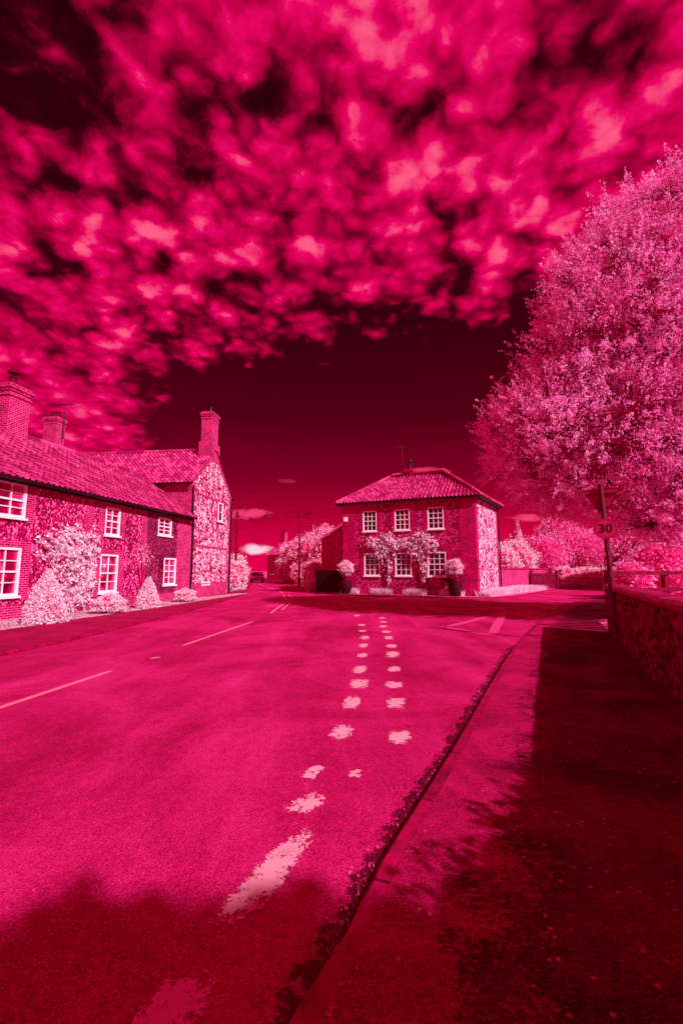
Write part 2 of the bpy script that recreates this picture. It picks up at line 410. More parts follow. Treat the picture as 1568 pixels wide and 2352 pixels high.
# ------------------------------------------------------------ polylines
def spline(pts,step=.5):
    pts=[np.array(p,float) for p in pts]; P=[2*pts[0]-pts[1]]+pts+[2*pts[-1]-pts[-2]]; out=[]
    for i in range(1,len(P)-2):
        L=np.linalg.norm(P[i+1]-P[i]); k=max(2,int(L/step)); k=min(k,24)
        a,b,c,d=P[i-1],P[i],P[i+1],P[i+2]
        for j in range(k):
            t=j/k; out.append(.5*((2*b)+(c-a)*t+(2*a-5*b+4*c-d)*t*t+(3*b-a-3*c+d)*t**3))
    out.append(pts[-1]); return np.array(out)
def offs(P,d):
    T=np.gradient(P,axis=0); T/=np.linalg.norm(T,axis=1)[:,None]; Nn=np.stack([T[:,1],-T[:,0]],1); return P+Nn*d
def sheet(name,poly,z,mat,kind='structure',skirt=None):
    pts=[Vector((p[0],p[1],z)) for p in poly]
    tr=tessellate_polygon([pts]); V=[tuple(p) for p in pts]; F=[]
    for t in tr:
        a,b,c=[pts[i] for i in t]
        F.append(list(t) if (b-a).cross(c-a).z>0 else list(t)[::-1])
    return mk(name,V,F,mat,None,uv=[(V[i][0],V[i][1]) for f in F for i in f],kind=kind)
def strip(b,P,d0,d1,z,uvs=None):
    A=offs(P,d0);C=offs(P,d1); s=np.concatenate([[0],np.cumsum(np.linalg.norm(np.diff(P,axis=0),axis=1))])
    for i in range(len(P)-1):
        q=[v3(A[i],z),v3(A[i+1],z),v3(C[i+1],z),v3(C[i],z)]; u=[(s[i],.5),(s[i+1],.5),(s[i+1],.6),(s[i],.6)] if uvs is None else list(uvs)
        n=np.cross(q[1]-q[0],q[2]-q[0]); 
        if n[2]<0: q=q[::-1];u=u[::-1]
        b.quad(q,u)
def kerb(name,P,side,w=.13,h=.11):
    b=B(); strip(b,P,side*.02,side*w,h+.004)
    A=offs(P,side*.02)
    s=np.concatenate([[0],np.cumsum(np.linalg.norm(np.diff(P,axis=0),axis=1))])
    for i in range(len(P)-1):
        b.quad([v3(P[i],0),v3(P[i+1],0),v3(P[i+1],h-.012),v3(P[i],h-.012)],[(s[i],.5),(s[i+1],.5),(s[i+1],.6),(s[i],.6)])
        b.quad([v3(P[i],h-.012),v3(P[i+1],h-.012),v3(A[i+1],h+.004),v3(A[i],h+.004)],[(s[i],.5),(s[i+1],.5),(s[i+1],.6),(s[i],.6)])
    return b.mk(name,M['kerb'],None,kind='structure')
KR=spline([(-6.0,-11),(-3.3,-5),(-1.0,0),(-.16,1.84),(.015,2.17),(.215,2.68),(.61,3.49),(1.19,4.7),(2.29,7.06),(3.6,9.75),(5.6,13.5),(8.3,18.3),(11.8,23.4),(16.7,29.4),(25,38),(40,52)],.3)
KL=spline([(-14,-14),(-9.2,-4),(-7.0,3),(-6.37,8.8),(-6.1,13.5),(-6.15,23.4),(-6.9,32),(-10,51),(-14.6,73),(-21,98),(-34,130)],.6)
KM=spline([(-28,132),(-15,98),(-8.6,73),(-4.1,51),(-1.5,36),(-.6,31.5),(1.5,29.8),(5,28.3),(8.4,27.2),(10.5,28.6),(14.5,34),(20,42),(28,52),(38,64)],.6)
sheet('ground',[(-900,-300),(900,-300),(900,1500),(-900,1500)],0,M['ground'])
road=list(KL)+list(KM)+list(KR[::-1])
sheet('road',road,.004,M['road'])
kerb('kerb',KR,1,.1,.06); kerb('kerb',KL,-1,.12,.07); kerb('kerb',KM,-1,.12,.06)
kr=offs(KR,.1)
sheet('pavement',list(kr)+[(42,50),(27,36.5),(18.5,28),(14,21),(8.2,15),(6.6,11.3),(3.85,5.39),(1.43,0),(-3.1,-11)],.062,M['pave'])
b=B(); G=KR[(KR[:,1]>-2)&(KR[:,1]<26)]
strip(b,G,.1,1.05,.067,[(.42,.5),(.42,.5),(1,.5),(1,.5)]); b.mk('pavement_sun_strip',M['sunstrip'],None,kind='structure')  # pale sheet laid over the pavement where the sunlit band falls
kl=offs(KL,-.12)
sheet('pavement',list(kl[:])+[(-36,130),(-24,98),(-17.5,73),(-12.5,52),(-8.6,34),(-7.9,32),(-8.75,26),(-10.7,14.6),(-14.6,-5),(-18,-14)],.075,M['pave_far'])
km=offs(KM,-.12)
sheet('verge',[tuple(p) for p in km]+[(42,64),(30,60),(14,45),(5,45),(-5,75),(-12,98),(-24,134)],.065,M['ground'])
fr=Face((-10.7,14.6),(-8.53,25.85)); fr.L=11.45
sheet('gravel_bed',[fr.P(-16,0)[:2],fr.P(-16,0,2.4)[:2],fr.P(-2.5,0,2.35)[:2],fr.P(5,0,2.0)[:2],fr.P(11.4,0,1.5)[:2],fr.P(17.5,0,1.1)[:2],fr.P(17.5,0,.2)[:2],fr.P(11.4,0)[:2]],.08,M['gravel'])
# ------------------------------------------------------------ road markings
def mark(b,P0,P1,w,z=.0085):
    P0=np.array(P0,float);P1=np.array(P1,float); d=P1-P0; L=np.linalg.norm(d); d/=L; n=np.array([d[1],-d[0]])*w/2
    b.quad([v3(P0-n,z),v3(P0+n,z),v3(P1+n,z),v3(P1-n,z)],[(0,0),(1,0),(1,1),(0,1)])
b=B()
for p,q in [((-4.6,2.4),(-4.12,5.0)),((-4.06,5.3),(-3.69,7.66)),((-3.43,10.0),(-2.80,14.96)),((-2.69,17.5),(-2.85,23.0)),((-2.95,25),(-3.9,31)),((-4.1,33),(-5.4,39)),((-5.9,41),(-7.6,47)),((-8.1,49),(-10.5,58))]:
    mark(b,p,q,.11)
for p,q in [((-2.45,19),(-2.6,24)),((-2.75,26),(-3.6,31.5))]: mark(b,p,q,.08)
mark(b,(-3.5,8.62),(-3.38,8.78),.12)
b.mk('road_centre_line',M['line'],None,kind='structure')
b=B()
line1=[(.56,16.7),(.55,13.9),(.54,12.5),(.53,11.3),(.46,10.1),(.384,9.0),(.296,7.8),(.237,6.79),(.118,5.85),(-.01,4.82)]
for x,y in [(1.2,13.5),(1.16,12.4),(1.11,11.3),(1.05,10.1),(1.0,9.1),(.866,7.75),(.765,6.7),(.67,5.8),(.56,4.72),(1.3,14.7),(1.37,15.9)]+line1:
    hl=(.3 if y>9 else .27)*(.75+.5*rng.random()); j=rng.normal()*.07
    mark(b,(x-.02+rng.normal()*.03,y-hl+j),(x+.05,y+hl+j),.24+rng.random()*.08)
mark(b,(-.28,3.72),(-.18,4.02),.16); mark(b,(-.35,3.24),(-.13,3.52),.22); mark(b,(-.56,2.2),(-.2,3.1),.22); mark(b,(-.72,1.6),(-.54,2.08),.26)
mark(b,(-.5,2.32),(-.27,2.9),.22,.0125)
mark(b,(.1,3.76),(.12,3.93),.11)
b.mk('road_give_way_dashes',M['paint'],None,kind='structure')
b=B()
T=[np.array(p) for p in [(2.95,13.3),(6.26,17.9),(3.75,11.7)]]
for k_,(p,q) in enumerate([(T[0],T[1]),(T[1],T[2]),(T[2],T[0])]): mark(b,p,q,.3,.0085+.002*k_)
mark(b,(2.6,16),(3.9,17.2),.12); mark(b,(4.6,17.6),(7.5,20.5),.12); mark(b,(9.5,22.5),(11.5,24.8),.12); mark(b,(13.5,27),(16,30),.12)
E=offs(KM,.35)
for i in range(8,len(E)-70,2): mark(b,E[i],E[i+1],.09)
for i in range(8): mark(b,(.5-.12*i,17.6+i*1.4),(.42-.12*i,18.3+i*1.4),.12)
b.mk('road_edge_marks',M['faint'],None,kind='structure')
# gutter dirt and leaf litter
b=B(); G=KR[(KR[:,1]>-1)&(KR[:,1]<10)]
A=offs(G,-.005); C=offs(G,-.15)
L=len(G)
for i in range(0,L-3,3):
    b.quad([v3(A[i],.0125),v3(A[i+3],.0125),v3(C[i+3],.0125),v3(C[i],.0125)],[(.22,.5),(.22,.5),(.02,.5),(.02,.5)])
b.mk('road_gutter_dirt',M['dirt'],None,kind='structure')
n=5600; idx=rng.integers(0,L-1,n); t=rng.random(n)[:,None]; base=G[idx]*(1-t)+G[idx+1]*t
Tn=np.gradient(G,axis=0); Tn/=np.linalg.norm(Tn,axis=1)[:,None]; Nn=np.stack([Tn[:,1],-Tn[:,0]],1)[idx]
dist=np.abs(rng.normal(size=n))*.085+.01; cl=.5+.5*np.sin(idx*.9)*np.sin(idx*.37+1)
keep=rng.random(n)<(.08+.8*cl**2)
pp=base-Nn*dist[:,None]
C3=np.stack([pp[:,0],pp[:,1],.014+.012*rng.random(n)],1)[keep]
V,F=leafgeo(C3,.009,.5); V[:,2]=np.maximum(V[:,2],.013)
mk('leaf_litter',V,F,M['litter'],None,kind='stuff',label='dry dead leaves and grit in the gutter by the kerb')
# ------------------------------------------------------------ LEFT ROW COTTAGES
row=thing('terraced_cottage',(-10,20,0),'long brick and carstone cottage row with pantile roof and white windows','house')
EZ=4.72; RZ=7.15
upper=[(-1.0,.56,3.34,4.5),(4.39,5.34,3.1,4.3),(8.2,9.4,3.4,4.3)]
lower=[(-1.0,.54,.8,2.36),(4.26,5.37,.72,2.3),(8.86,10.0,.9,2.27)]
b=B(); wall(fr,0,EZ,upper+lower,b,s0=-14,s1=7.3); w=b.mk('wall',M['carstone'],row)
b=B(); wall(fr,0,EZ,[upper[2],lower[2]],b,s0=7.301,s1=11.4); b.mk('end_wall',M['brick'],row)
b=B()
for o in lower[:2]+upper[:2]:
    a,c,e,g=o
    for q in [(a-.36,a-.001),(c+.001,c+.36)]:
        fr.box(b,q[0],q[1],e-.15,g+.0,-.02,.015)
    fr.box(b,a-.36,c+.36,g+.001,min(g+.24,EZ-.02),-.02,.017)
for s0,s1 in [(3.3,3.75),(6.9,7.3),(-1.9,-1.5)]: fr.box(b,s0,s1,0.52,EZ-.02,-.02,.0155)
fr.box(b,-14,11.4,0.0,.52,-.02,.02)
b.mk('brickwork',M['brick'],row)
for o in upper: window(row,fr,o,3 if o[1]-o[0]>1.3 else 2,4 if o[0]<3 else 4,M['glass'],off=.03)
for o in lower: window(row,fr,o,3 if o[1]-o[0]>1.3 else 2,4,M['glass'],off=.03)
b=B()
def rp(s,d,z): return fr.P(s,z,d)
roof_slope(b,rp(-14,.28,EZ-.15),rp(11.4,.28,EZ-.15),rp(-14,-3.2,RZ),rp(11.4,-3.2,RZ))
roof_slope(b,rp(11.4,-6.7,EZ-.15),rp(-14,-6.7,EZ-.15),rp(11.4,-3.2,RZ),rp(-14,-3.2,RZ))
roof=b.mk('roof',M['tile'],row,smooth=False)
b=B(); b.tube(rp(-14,-3.2,RZ+.03),rp(11.4,-3.2,RZ+.03),.12,.12,10); b.mk('ridge',M['tile'],roof)
b=B(); b.tube(rp(-14,.33,EZ-.17),rp(11.4,.33,EZ-.17),.06,.06,8)
fr.box(b,-14,11.4,EZ-.27,EZ-.06,.02,.2)
b.mk('gutter',M['dark'],row)
b=B(); fr.box(b,11.36,11.4,0,EZ,-6.4,-.03); fr.box(b,-14,-13.96,0,EZ,-6.4,-.03); fr.box(b,-13.95,11.35,0,EZ,-6.4,-6.36)
b.mk('rear_wall',M['brick'],row)
ch,pb=chimney(roof,rp(2.55,-3.2,0)[:2],fr.d[:2],.95,.85,6.6,9.0,M['brick'],1,True)
pb.mk('chimney_pot',M['clay'],ch)
# ------------------------------------------------------------ CROSS WING (flint gable)
gb=thing('flint_gable_house',(-9,29,0),'flint gabled house with brick quoins, pantile roof and tall chimney','house')
fg=Face((-8.62,25.95),(-7.83,31.95)); GE=6.85; GA=9.35; W=fg.L
b=B(); op=[(3.75,4.55,4.85,6.1)]
wall(fg,0,GE,op,b); b.quad([fg.P(0,GE),fg.P(W,GE),fg.P(W/2,GA)],[(0,GE),(W,GE),(W/2,GA)])
b.mk('wall',M['flint'],gb)
b=B(); D=12.2
for s,sg in ((0,1),(W,-1)):
    q=[fg.P(s,0),fg.P(s,0,-D),fg.P(s,GE,-D),fg.P(s,GE)]
    uv=[(0,0),(D,0),(D,GE),(0,GE)]
    if sg>0: q=q[::-1];uv=uv[::-1]
    b.quad(q,uv)
b.quad([fg.P(0,0,-D),fg.P(W,0,-D),fg.P(W,GE,-D),fg.P(W/2,GA,-D),fg.P(0,GE,-D)],[(0,0)]*5)
for k in range(23):
    z=k*.3; ww=.45 if k%2 else .3
    if z+.3<=GE-.0:
        fg.box(b,-.012,ww,z,z+.299,-.02,.014); fg.box(b,W-ww,W+.012,z,z+.299,-.02,.014)
fg.box(b,.46,W-.46,0,.9,-.02,.012)
for z in (3.0,): fg.box(b,.461,W-.461,z,z+.15,-.02,.013)
fg.box(b,.461,W-.461,GE-.75,GE-.6,-.02,.013)
for sgn in (0,1):
    for k in range(12):
        t0=k/12;t1=(k+1)/12
        s0,s1=t0*W/2,t1*W/2; z0,z1=GE+t0*(GA-GE),GE+t1*(GA-GE); dz=.25 if k%2 else .36
        P=[(s0,z0-dz),(s1,z1-dz),(s1,z1-.001),(s0,z0-.001)]
        if sgn: P=[(W-a,c) for a,c in P][::-1]
        b.quad([fg.P(a,c,.0145) for a,c in P],P)
for a,c,e,g in op:
    for q in [(a-.2,a-.001,e-.1,g),(c+.001,c+.2,e-.1,g),(a-.2,c+.2,g+.001,g+.2)]: fg.box(b,*q,-.02,.016)
b.mk('brickwork',M['brick'],gb)
window(gb,fg,op[0],1,2,M['glass_dark'],False,off=.085)
b=B(); ov=.12; ed=.25; dzz=ed*(GA-GE)/(W/2)
roof_slope(b,fg.P(-ed,GE-dzz,-D),fg.P(-ed,GE-dzz,ov),fg.P(W/2,GA+.04,-D),fg.P(W/2,GA+.04,ov))
roof_slope(b,fg.P(W+ed,GE-dzz,ov),fg.P(W+ed,GE-dzz,-D),fg.P(W/2,GA+.04,ov),fg.P(W/2,GA+.04,-D))
roof=b.mk('roof',M['tile_pale'],gb)
b=B(); b.tube(fg.P(W/2,GA+.1,ov),fg.P(W/2,GA+.1,-D),.12,.12,10); b.mk('ridge',M['tile'],roof)
b=B()
b.tube(fg.P(-.3,GE-dzz-.02,ov),fg.P(-.3,GE-dzz-.02,-D),.06,.06,8)
b.tube(fg.P(W+.3,GE-dzz-.02,ov),fg.P(W+.3,GE-dzz-.02,-D),.06,.06,8)
b.tube(fg.P(-.02,GE-.35,.1),fg.P(-.02,4.75,.1),.05,.05,8); b.tube(fg.P(-.02,4.75,.1),fg.P(.12,4.4,.1),.05,.05,8); b.tube(fg.P(.12,4.4,.1),fg.P(.12,.1,.1),.05,.05,8)
b.tube(fg.P(W-.1,GE-.35,.09),fg.P(W-.1,.1,.09),.05,.05,8)
b.mk('gutter',M['dark'],gb)
ch,pb=chimney(roof,fg.P(W/2,0,-.42)[:2],fg.d[:2],1.0,.72,9.0,11.9,M['brick'],1,False)
pb.mk('chimney_pot',M['dark'],ch)
b=B(); b.box(fg.P(W/2,0,-.42),fg.d,fg.n,Z3,-.66,.66,-.43,.45,8.6,9.85)
b.mk('chimney_base',M['brick'],ch)
ch,pb=chimney(roof,fg.P(W/2,0,-11.7)[:2],fg.n[:2],.95,.8,8.8,12.1,M['brick'],2,False)
pb.mk('chimney_pot',M['clay'],ch)
b=B(); c0=fg.P(W/2,10.6,-11.0); b.tube(c0,c0+[0,0,2.6],.035,.03,6)
b.tube(c0+[-.8,.1,2.45],c0+[.7,-.1,2.45],.025,.025,5)
for i in range(7): b.tube(c0+[-.7+i*.2,-.3,2.45],c0+[-.7+i*.2,.3,2.47],.012,.012,4)
b.mk('television_aerial',M['dark'],ch)
pl=thing('street_name_plate',tuple(fg.P(2.3,.75,.03)),'small white street name plate low on the flint house wall','sign')
b=B(); fg.box(b,1.7,2.9,.72,.96,.016,.03); b.mk('plate',M['white'],pl)
b=B()
for i in range(11): fg.box(b,1.8+i*.092,1.8+i*.092+.055,.79,.89,.031,.034)
b.mk('lettering',M['dark'],pl)
# ------------------------------------------------------------ MIDDLE HOUSE
mh=thing('corner_house',(5.5,32,0),'square two storey brick and flint house with hipped pantile roof','house')
A_,B_,C_,D_=(0.1,32.0),(8.4,28.4),(11.55,33.6),(3.1,37.4)
f1=Face(A_,B_); f2=Face(B_,C_); f3=Face(C_,D_); f4=Face(D_,A_); HE=6.35
up=[(1.5,2.52,4.3,5.72),(3.78,4.84,4.3,5.72),(6.02,7.08,4.3,5.74)]
lo=[(1.58,2.72,1.28,2.8),(3.78,4.9,1.28,2.8),(5.95,7.15,1.25,2.82)]
b=B(); wall(f1,0,HE,up+lo,b); wall(f3,0,HE,[],b); wall(f4,0,HE,[],b); b.mk('wall',M['carstone_mid'],mh)
b=B(); wall(f2,0,HE,[],b); b.mk('side_wall',M['flint'],mh)
b=B()
for o in up+lo:
    a,c,e,g=o
    for q in [(a-.3,a-.001,e-.12,g),(c+.001,c+.3,e-.12,g),(a-.3,c+.3,g+.001,g+.24)]: f1.box(b,*q,-.02,.015)
f1.box(b,-.01,1.0,.45,HE-.01,-.02,.012); f1.box(b,8.0,f1.L+.012,.45,HE-.01,-.02,.012); f1.box(b,-.01,f1.L+.012,0,.449,-.02,.016)
f1.box(b,1.0,8.0,3.1,3.3,-.02,.0125); f1.box(b,1.0,8.0,HE-.2,HE-.01,-.02,.0125)
f2.box(b,.0,.5,.0,HE-.01,-.02,.012); f2.box(b,f2.L-.4,f2.L,0,HE-.01,-.02,.012); f2.box(b,.5,f2.L-.4,0,.4,-.02,.0125)
b.mk('brickwork',M['brick_mid'],mh)
for o in up+lo: window(mh,f1,o,3,4,M['glass_dark'],off=.03)
def eo(p,dx):
    c=np.array([5.8,32.8]); d=np.array(p)-c; return c+d*(1+dx/np.linalg.norm(d))
EA,EB,EC,ED=[v3(eo(p,.5),HE-.03) for p in (A_,B_,C_,D_)]
RL=np.array([3.9,34.0,8.75]); RR=np.array([7.3,32.1,8.75])
b=B(); roof_slope(b,EA,EB,RL,RR); roof_slope(b,EB,EC,RR,RR+[.01,.01,0]); roof_slope(b,EC,ED,RR,RL); roof_slope(b,ED,EA,RL,RL+[.01,0,0])
roof=b.mk('roof',M['tile_dark'],mh)
b=B(); b.tube(RL+[0,0,.06],RR+[0,0,.06],.13,.13,10)
for e,r in ((EA,RL),(EB,RR),(EC,RR),(ED,RL)): b.tube(e+[0,0,.08],r+[0,0,.06],.11,.11,8)
b.mk('ridge',M['tile_dark'],roof)
b=B()
for p,q in ((EA,EB),(EB,EC),(EC,ED),(ED,EA)): b.tube(p-[0,0,.05],q-[0,0,.05],.06,.06,8)
b.quad([EA-[0,0,.06],ED-[0,0,.06],EC-[0,0,.06],EB-[0,0,.06]])
b.tube(f2.P(f2.L-.05,HE-.1,.1),f2.P(f2.L-.05,.1,.1),.05,.05,8)
b.mk('gutter',M['dark'],mh)
ch,pb=chimney(roof,(5.1,33.4),(.88,-.47),.55,.5,8.3,9.15,M['brick_mid'],1,True); pb.mk('chimney_pot',M['dark'],ch)
b=B(); c0=np.array([4.6,33.7,8.6]); b.tube(c0,c0+[0,0,2.5],.03,.025,6); b.tube(c0+[-.45,0,2.3],c0+[.5,0,2.38],.018,.018,5)
for i in range(5): b.tube(c0+[-.3+i*.17,-.2,2.33],c0+[-.3+i*.17,.2,2.33],.01,.01,4)
b.mk('television_aerial',M['metal'],roof)
b=B(); f1.box(b,.1,.36,5.05,5.35,.016,.12); b.mk('alarm_box',M['white'],mh)
b=B(); f1.box(b,7.0,7.75,.95,1.15,.018,.03); b.mk('name_plaque',M['dark'],mh)
rw=thing('brick_outbuilding',(-.5,38,0),'dark brick outbuilding with pantile roof adjoining the corner house','outbuilding')
g1=Face((-1.9,43.5),(-.05,33.2)); b=B(); wall(g1,0,4.6,[],b); g2=Face((-.05,33.2),(2.4,33.7)); wall(g2,0,4.6,[],b)
g3=Face((2.4,44.2),(-1.9,43.5)); wall(g3,0,4.6,[],b); b.mk('wall',M['brick_mid'],rw)
b=B(); roof_slope(b,g1.P(-.3,4.5,.2),g1.P(g1.L+.1,4.5,.2),g1.P(-.3,6.2,-2.1),g1.P(g1.L-.5,6.2,-2.1)); b.mk('roof',M['tile_dark'],rw)
gt=thing('timber_gate',(-.8,32,0),'dark timber boarded gate beside the corner house','gate'); fgt=Face((-1.75,32.9),(.05,31.95)); b=B()
for i in range(14): fgt.box(b,.02+i*.143,.15+i*.143,.12,1.65+.02*(i%2),-.02,.02)
fgt.box(b,0,2.0,.3,.42,-.06,-.021); fgt.box(b,0,2.0,1.3,1.42,-.06,-.021); fgt.box(b,-.08,-.0,0,1.75,-.06,.06); fgt.box(b,1.99,2.05,0,1.75,-.06,.03)
b.mk('boards',M['gate'],gt)
for k,(x,y) in enumerate([f1.P(.45,0,.55)[:2],f1.P(7.75,0,.6)[:2]]):
    p=thing('potted_topiary',(x,y,.065),'clipped ball topiary tree in a dark barrel planter','potted plant','topiary trees flanking the house front')
    b=B(); lathe(b,(x,y,.065),[(.0,0),(.3,0),(.4,.35),(.42,.5),(.4,.7),(.36,.95),(.33,.95),(.33,.85),(0,.85)],20); b.mk('planter',M['terracotta'],p)
    b=B(); b.tube((x,y,.9),(x+.02,y,1.45),.03,.03,8); b.mk('stem',M['bark'],p)
    bush('topiary','','',[((x,y,1.82),(.48,.48,.46))],2200,.05,parent=p,part='crown',jit=.2)
# ------------------------------------------------------------ shrubs of the cottage bed
bush('conical_shrub','clipped conical pale shrub on the gravel bed','shrub',[((-8.85,13.9,.83),(.54,.54,.78))],8000,.036,cone=True,zfloor=.08,group='clipped shrubs along the cottages')
bush('conical_shrub','clipped conical pale shrub on the gravel bed','shrub',[((-8.1,19.4,.68),(.44,.44,.62))],4500,.038,cone=True,zfloor=.08,group='clipped shrubs along the cottages')
bush('ball_shrub','low rounded clipped pale shrub on the gravel bed','shrub',[((-8.5,17.0,.38),(.54,.52,.36))],4500,.034,zfloor=.08,group='clipped shrubs along the cottages')
bush('ball_shrub','low rounded clipped pale shrub on the gravel bed','shrub',[((-7.85,23.2,.36),(.52,.52,.38))],3600,.036,zfloor=.08,group='clipped shrubs along the cottages')
def climber(label,f,stems,blobs,n,size,leaf,z0,gap=-.45):
    p=thing('climbing_plant',tuple(f.P(stems[0][0][0],z0,.1)),label,'climbing plant')
    b=B()
    for st in stems:
        for (a,z,d),(a2,z2,d2) in zip(st,st[1:]): b.tube(f.P(a,z,d),f.P(a2,z2,d2),.03,.022,6)
    b.mk('stem',M['vine'],p)
    L=[]
    tot=sum(q[2]*q[3] for q in blobs)
    for (s,z,rs,rz,dd) in blobs:
        k=int(n*rs*rz/tot); t=rng.random(k)*2*math.pi; r=np.sqrt(rng.random(k)); r=r*(1+.2*np.sin(t*5+s)+.16*np.sin(t*9+z)+.12*np.sin(t*17)); 
        ex=rng.random(k)<.15; r=np.where(ex,r*(1+.6*rng.random(k)),r)
        cs=s+np.cos(t)*r*rs; cz=z+np.sin(t)*r*rz; cd=.04+rng.random(k)**1.5*dd*np.maximum(.1,(1.15-r*.7))
        keep=(np.sin(cs*7+2*np.sin(cz*5))*np.sin(cz*8+1.5*np.sin(cs*4))>gap)|(rng.random(k)<.15)
        L.append((f.o+np.outer(cs,f.d)+np.outer(cz,Z3)+np.outer(cd,f.n))[keep])
    P=np.concatenate(L); P=P[P[:,2]>z0]
    V,F=leafgeo(P,size,.7); mk('foliage',V,F,M[leaf],p)
    return p
climber('large pale leafy climber trained on the cottage wall',fr,[[(2.2,.1,.1),(2.3,1.2,.1),(2.0,2.6,.1)],[(2.5,.1,.1),(2.9,1.5,.1),(3.4,2.8,.1)],[(2.2,1.0,.1),(1.4,2.2,.1)]],
  [(2.7,1.75,1.0,.95,.45),(1.75,2.45,.65,.5,.3),(3.3,2.45,.7,.75,.3),(3.3,1.2,.65,.8,.35),(3.0,.6,.8,.45,.35),(2.6,2.95,.5,.3,.2)],5600,.06,'leaf_climb',.1,-.35)
climber('bare twiggy climber beside the cottage window',fr,[[(7.0,.1,.08),(7.05,1.5,.08),(6.8,2.6,.06)],[(7.05,1.2,.08),(7.4,2.4,.06)],[(7.0,.8,.08),(6.7,1.8,.06)],[(7.2,1.9,.06),(7.7,2.7,.05)]],[(7.1,2.3,.7,.5,.1)],250,.04,'leaf_mid',.1)
for s,e in ((3.15,0),(5.5,1)):
    climber('flowering climber trained up the house front between windows',f1,[[(s+.1,.1,.1),(s,1.4,.1),(s+.05,2.9,.1)],[(s,1.2,.1),(s-.5,2.5,.1),(s-.9,3.1,.1)],[(s,1.4,.1),(s+.5,2.6,.1)],[(s,.4,.1),(s+.28,1.6,.1),(s+.15,2.7,.1)]],
     [(s-.7,3.45,.75,.45,.35),(s+.1,3.75,.5,.45,.3),(s+.6,3.3,.65,.5,.35),(s-.1,2.8,.7,.5,.35),(s+.2,1.9,.25,.5,.2),(s+.2,1.0,.15,.3,.15)],1900,.07,'leaf_climb',.1,-.3)['group']='climbers on the house front'
def grass(name,P,h,label,mat='leaf_white'):
    n=len(P); a=rng.random(n)*6.28; w=.02+.015*rng.random(n); hh=h*(.4+rng.random(n)); lean=rng.normal(size=(n,2))*.35*hh[:,None]
    V=np.zeros((n,4,3)); V[:,0,:2]=P[:,:2]+np.stack([np.cos(a)*w,np.sin(a)*w],1); V[:,1,:2]=P[:,:2]-np.stack([np.cos(a)*w,np.sin(a)*w],1)
    V[:,2,:2]=P[:,:2]+lean-np.stack([np.cos(a)*w,np.sin(a)*w],1)*.2; V[:,3,:2]=P[:,:2]+lean+np.stack([np.cos(a)*w,np.sin(a)*w],1)*.2
    V[:,:2,2]=P[:,2:3]; V[:,2:,2]=P[:,2:3]+hh[:,None]
    mk(name,V.reshape(-1,3),np.arange(4*n).reshape(-1,4),M[mat],None,kind='stuff',label=label)
t=rng.random(9000); u=rng.random(9000); P=f2.o+np.outer(t*13-.1,f2.d)+np.outer(.1+u*2.2*(.3+t*.7),f2.n); P[:,2]=.06
t=rng.random(3500);u=rng.random(3500)**1.6; P2=f1.o+np.outer(t*f1.L,f1.d)+np.outer(.05+u*.6,f1.n); P2[:,2]=.06
P2=P2[np.sin(P2[:,0]*3)+.6*rng.random(len(P2))>.1]
grass('grass_verge',np.concatenate([P,P2]),.32,'long pale grass around the base of the corner house')
# ------------------------------------------------------------ right garden wall
fw=Face((-4.1,-12.3),(6.7,11.75)) ; fw.n=-fw.n
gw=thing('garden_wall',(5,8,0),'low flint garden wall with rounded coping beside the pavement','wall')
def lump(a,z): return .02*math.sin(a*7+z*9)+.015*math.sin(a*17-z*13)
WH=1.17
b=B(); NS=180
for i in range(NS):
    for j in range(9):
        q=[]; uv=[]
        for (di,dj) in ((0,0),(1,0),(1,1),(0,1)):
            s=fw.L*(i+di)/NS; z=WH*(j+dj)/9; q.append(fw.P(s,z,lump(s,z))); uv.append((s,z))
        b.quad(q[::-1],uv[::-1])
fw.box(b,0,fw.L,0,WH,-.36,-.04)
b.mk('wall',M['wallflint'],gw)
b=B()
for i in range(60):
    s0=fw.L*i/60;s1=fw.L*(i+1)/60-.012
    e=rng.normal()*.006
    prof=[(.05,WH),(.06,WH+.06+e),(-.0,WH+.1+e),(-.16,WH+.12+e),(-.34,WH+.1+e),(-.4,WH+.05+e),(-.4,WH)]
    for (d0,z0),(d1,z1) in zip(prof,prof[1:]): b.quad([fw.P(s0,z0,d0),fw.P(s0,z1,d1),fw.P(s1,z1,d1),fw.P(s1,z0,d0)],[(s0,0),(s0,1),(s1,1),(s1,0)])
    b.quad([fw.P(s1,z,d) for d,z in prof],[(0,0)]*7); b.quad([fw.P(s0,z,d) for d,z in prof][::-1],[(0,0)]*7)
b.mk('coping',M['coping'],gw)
HP=[]  # hedge added out of frame, its height set to widen the pavement shadow
for yy_ in np.arange(-6,3.9,.35):
    s_=(yy_+12.3)/24.05; cx=-4.1+10.8*s_; top=1.34+min(.66,max(0,(3.9-yy_))*.18)
    HP.append(((cx+.42,yy_-.1,top-.6),(.4,.5,.6)))
bush('hedge','unseen hedge added behind the flint wall to widen the pavement shadow','hedge',HP,24000,.04,'leaf_mid',jit=.07,zfloor=.3)
fn=thing('post_and_rail_fence',(11,13,0),'dark timber post and rail fence behind the garden wall','fence')
ff=Face((7.0,12.2),(20,15.2)); b=B()
for i in range(8): ff.box(b,i*1.85,i*1.85+.12,0,1.62,-.06,.06)
for z in (.6,1.05,1.5): ff.box(b,0,13.2,z,z+.1,.061,.1)
b.mk('rails',M['wood'],fn)
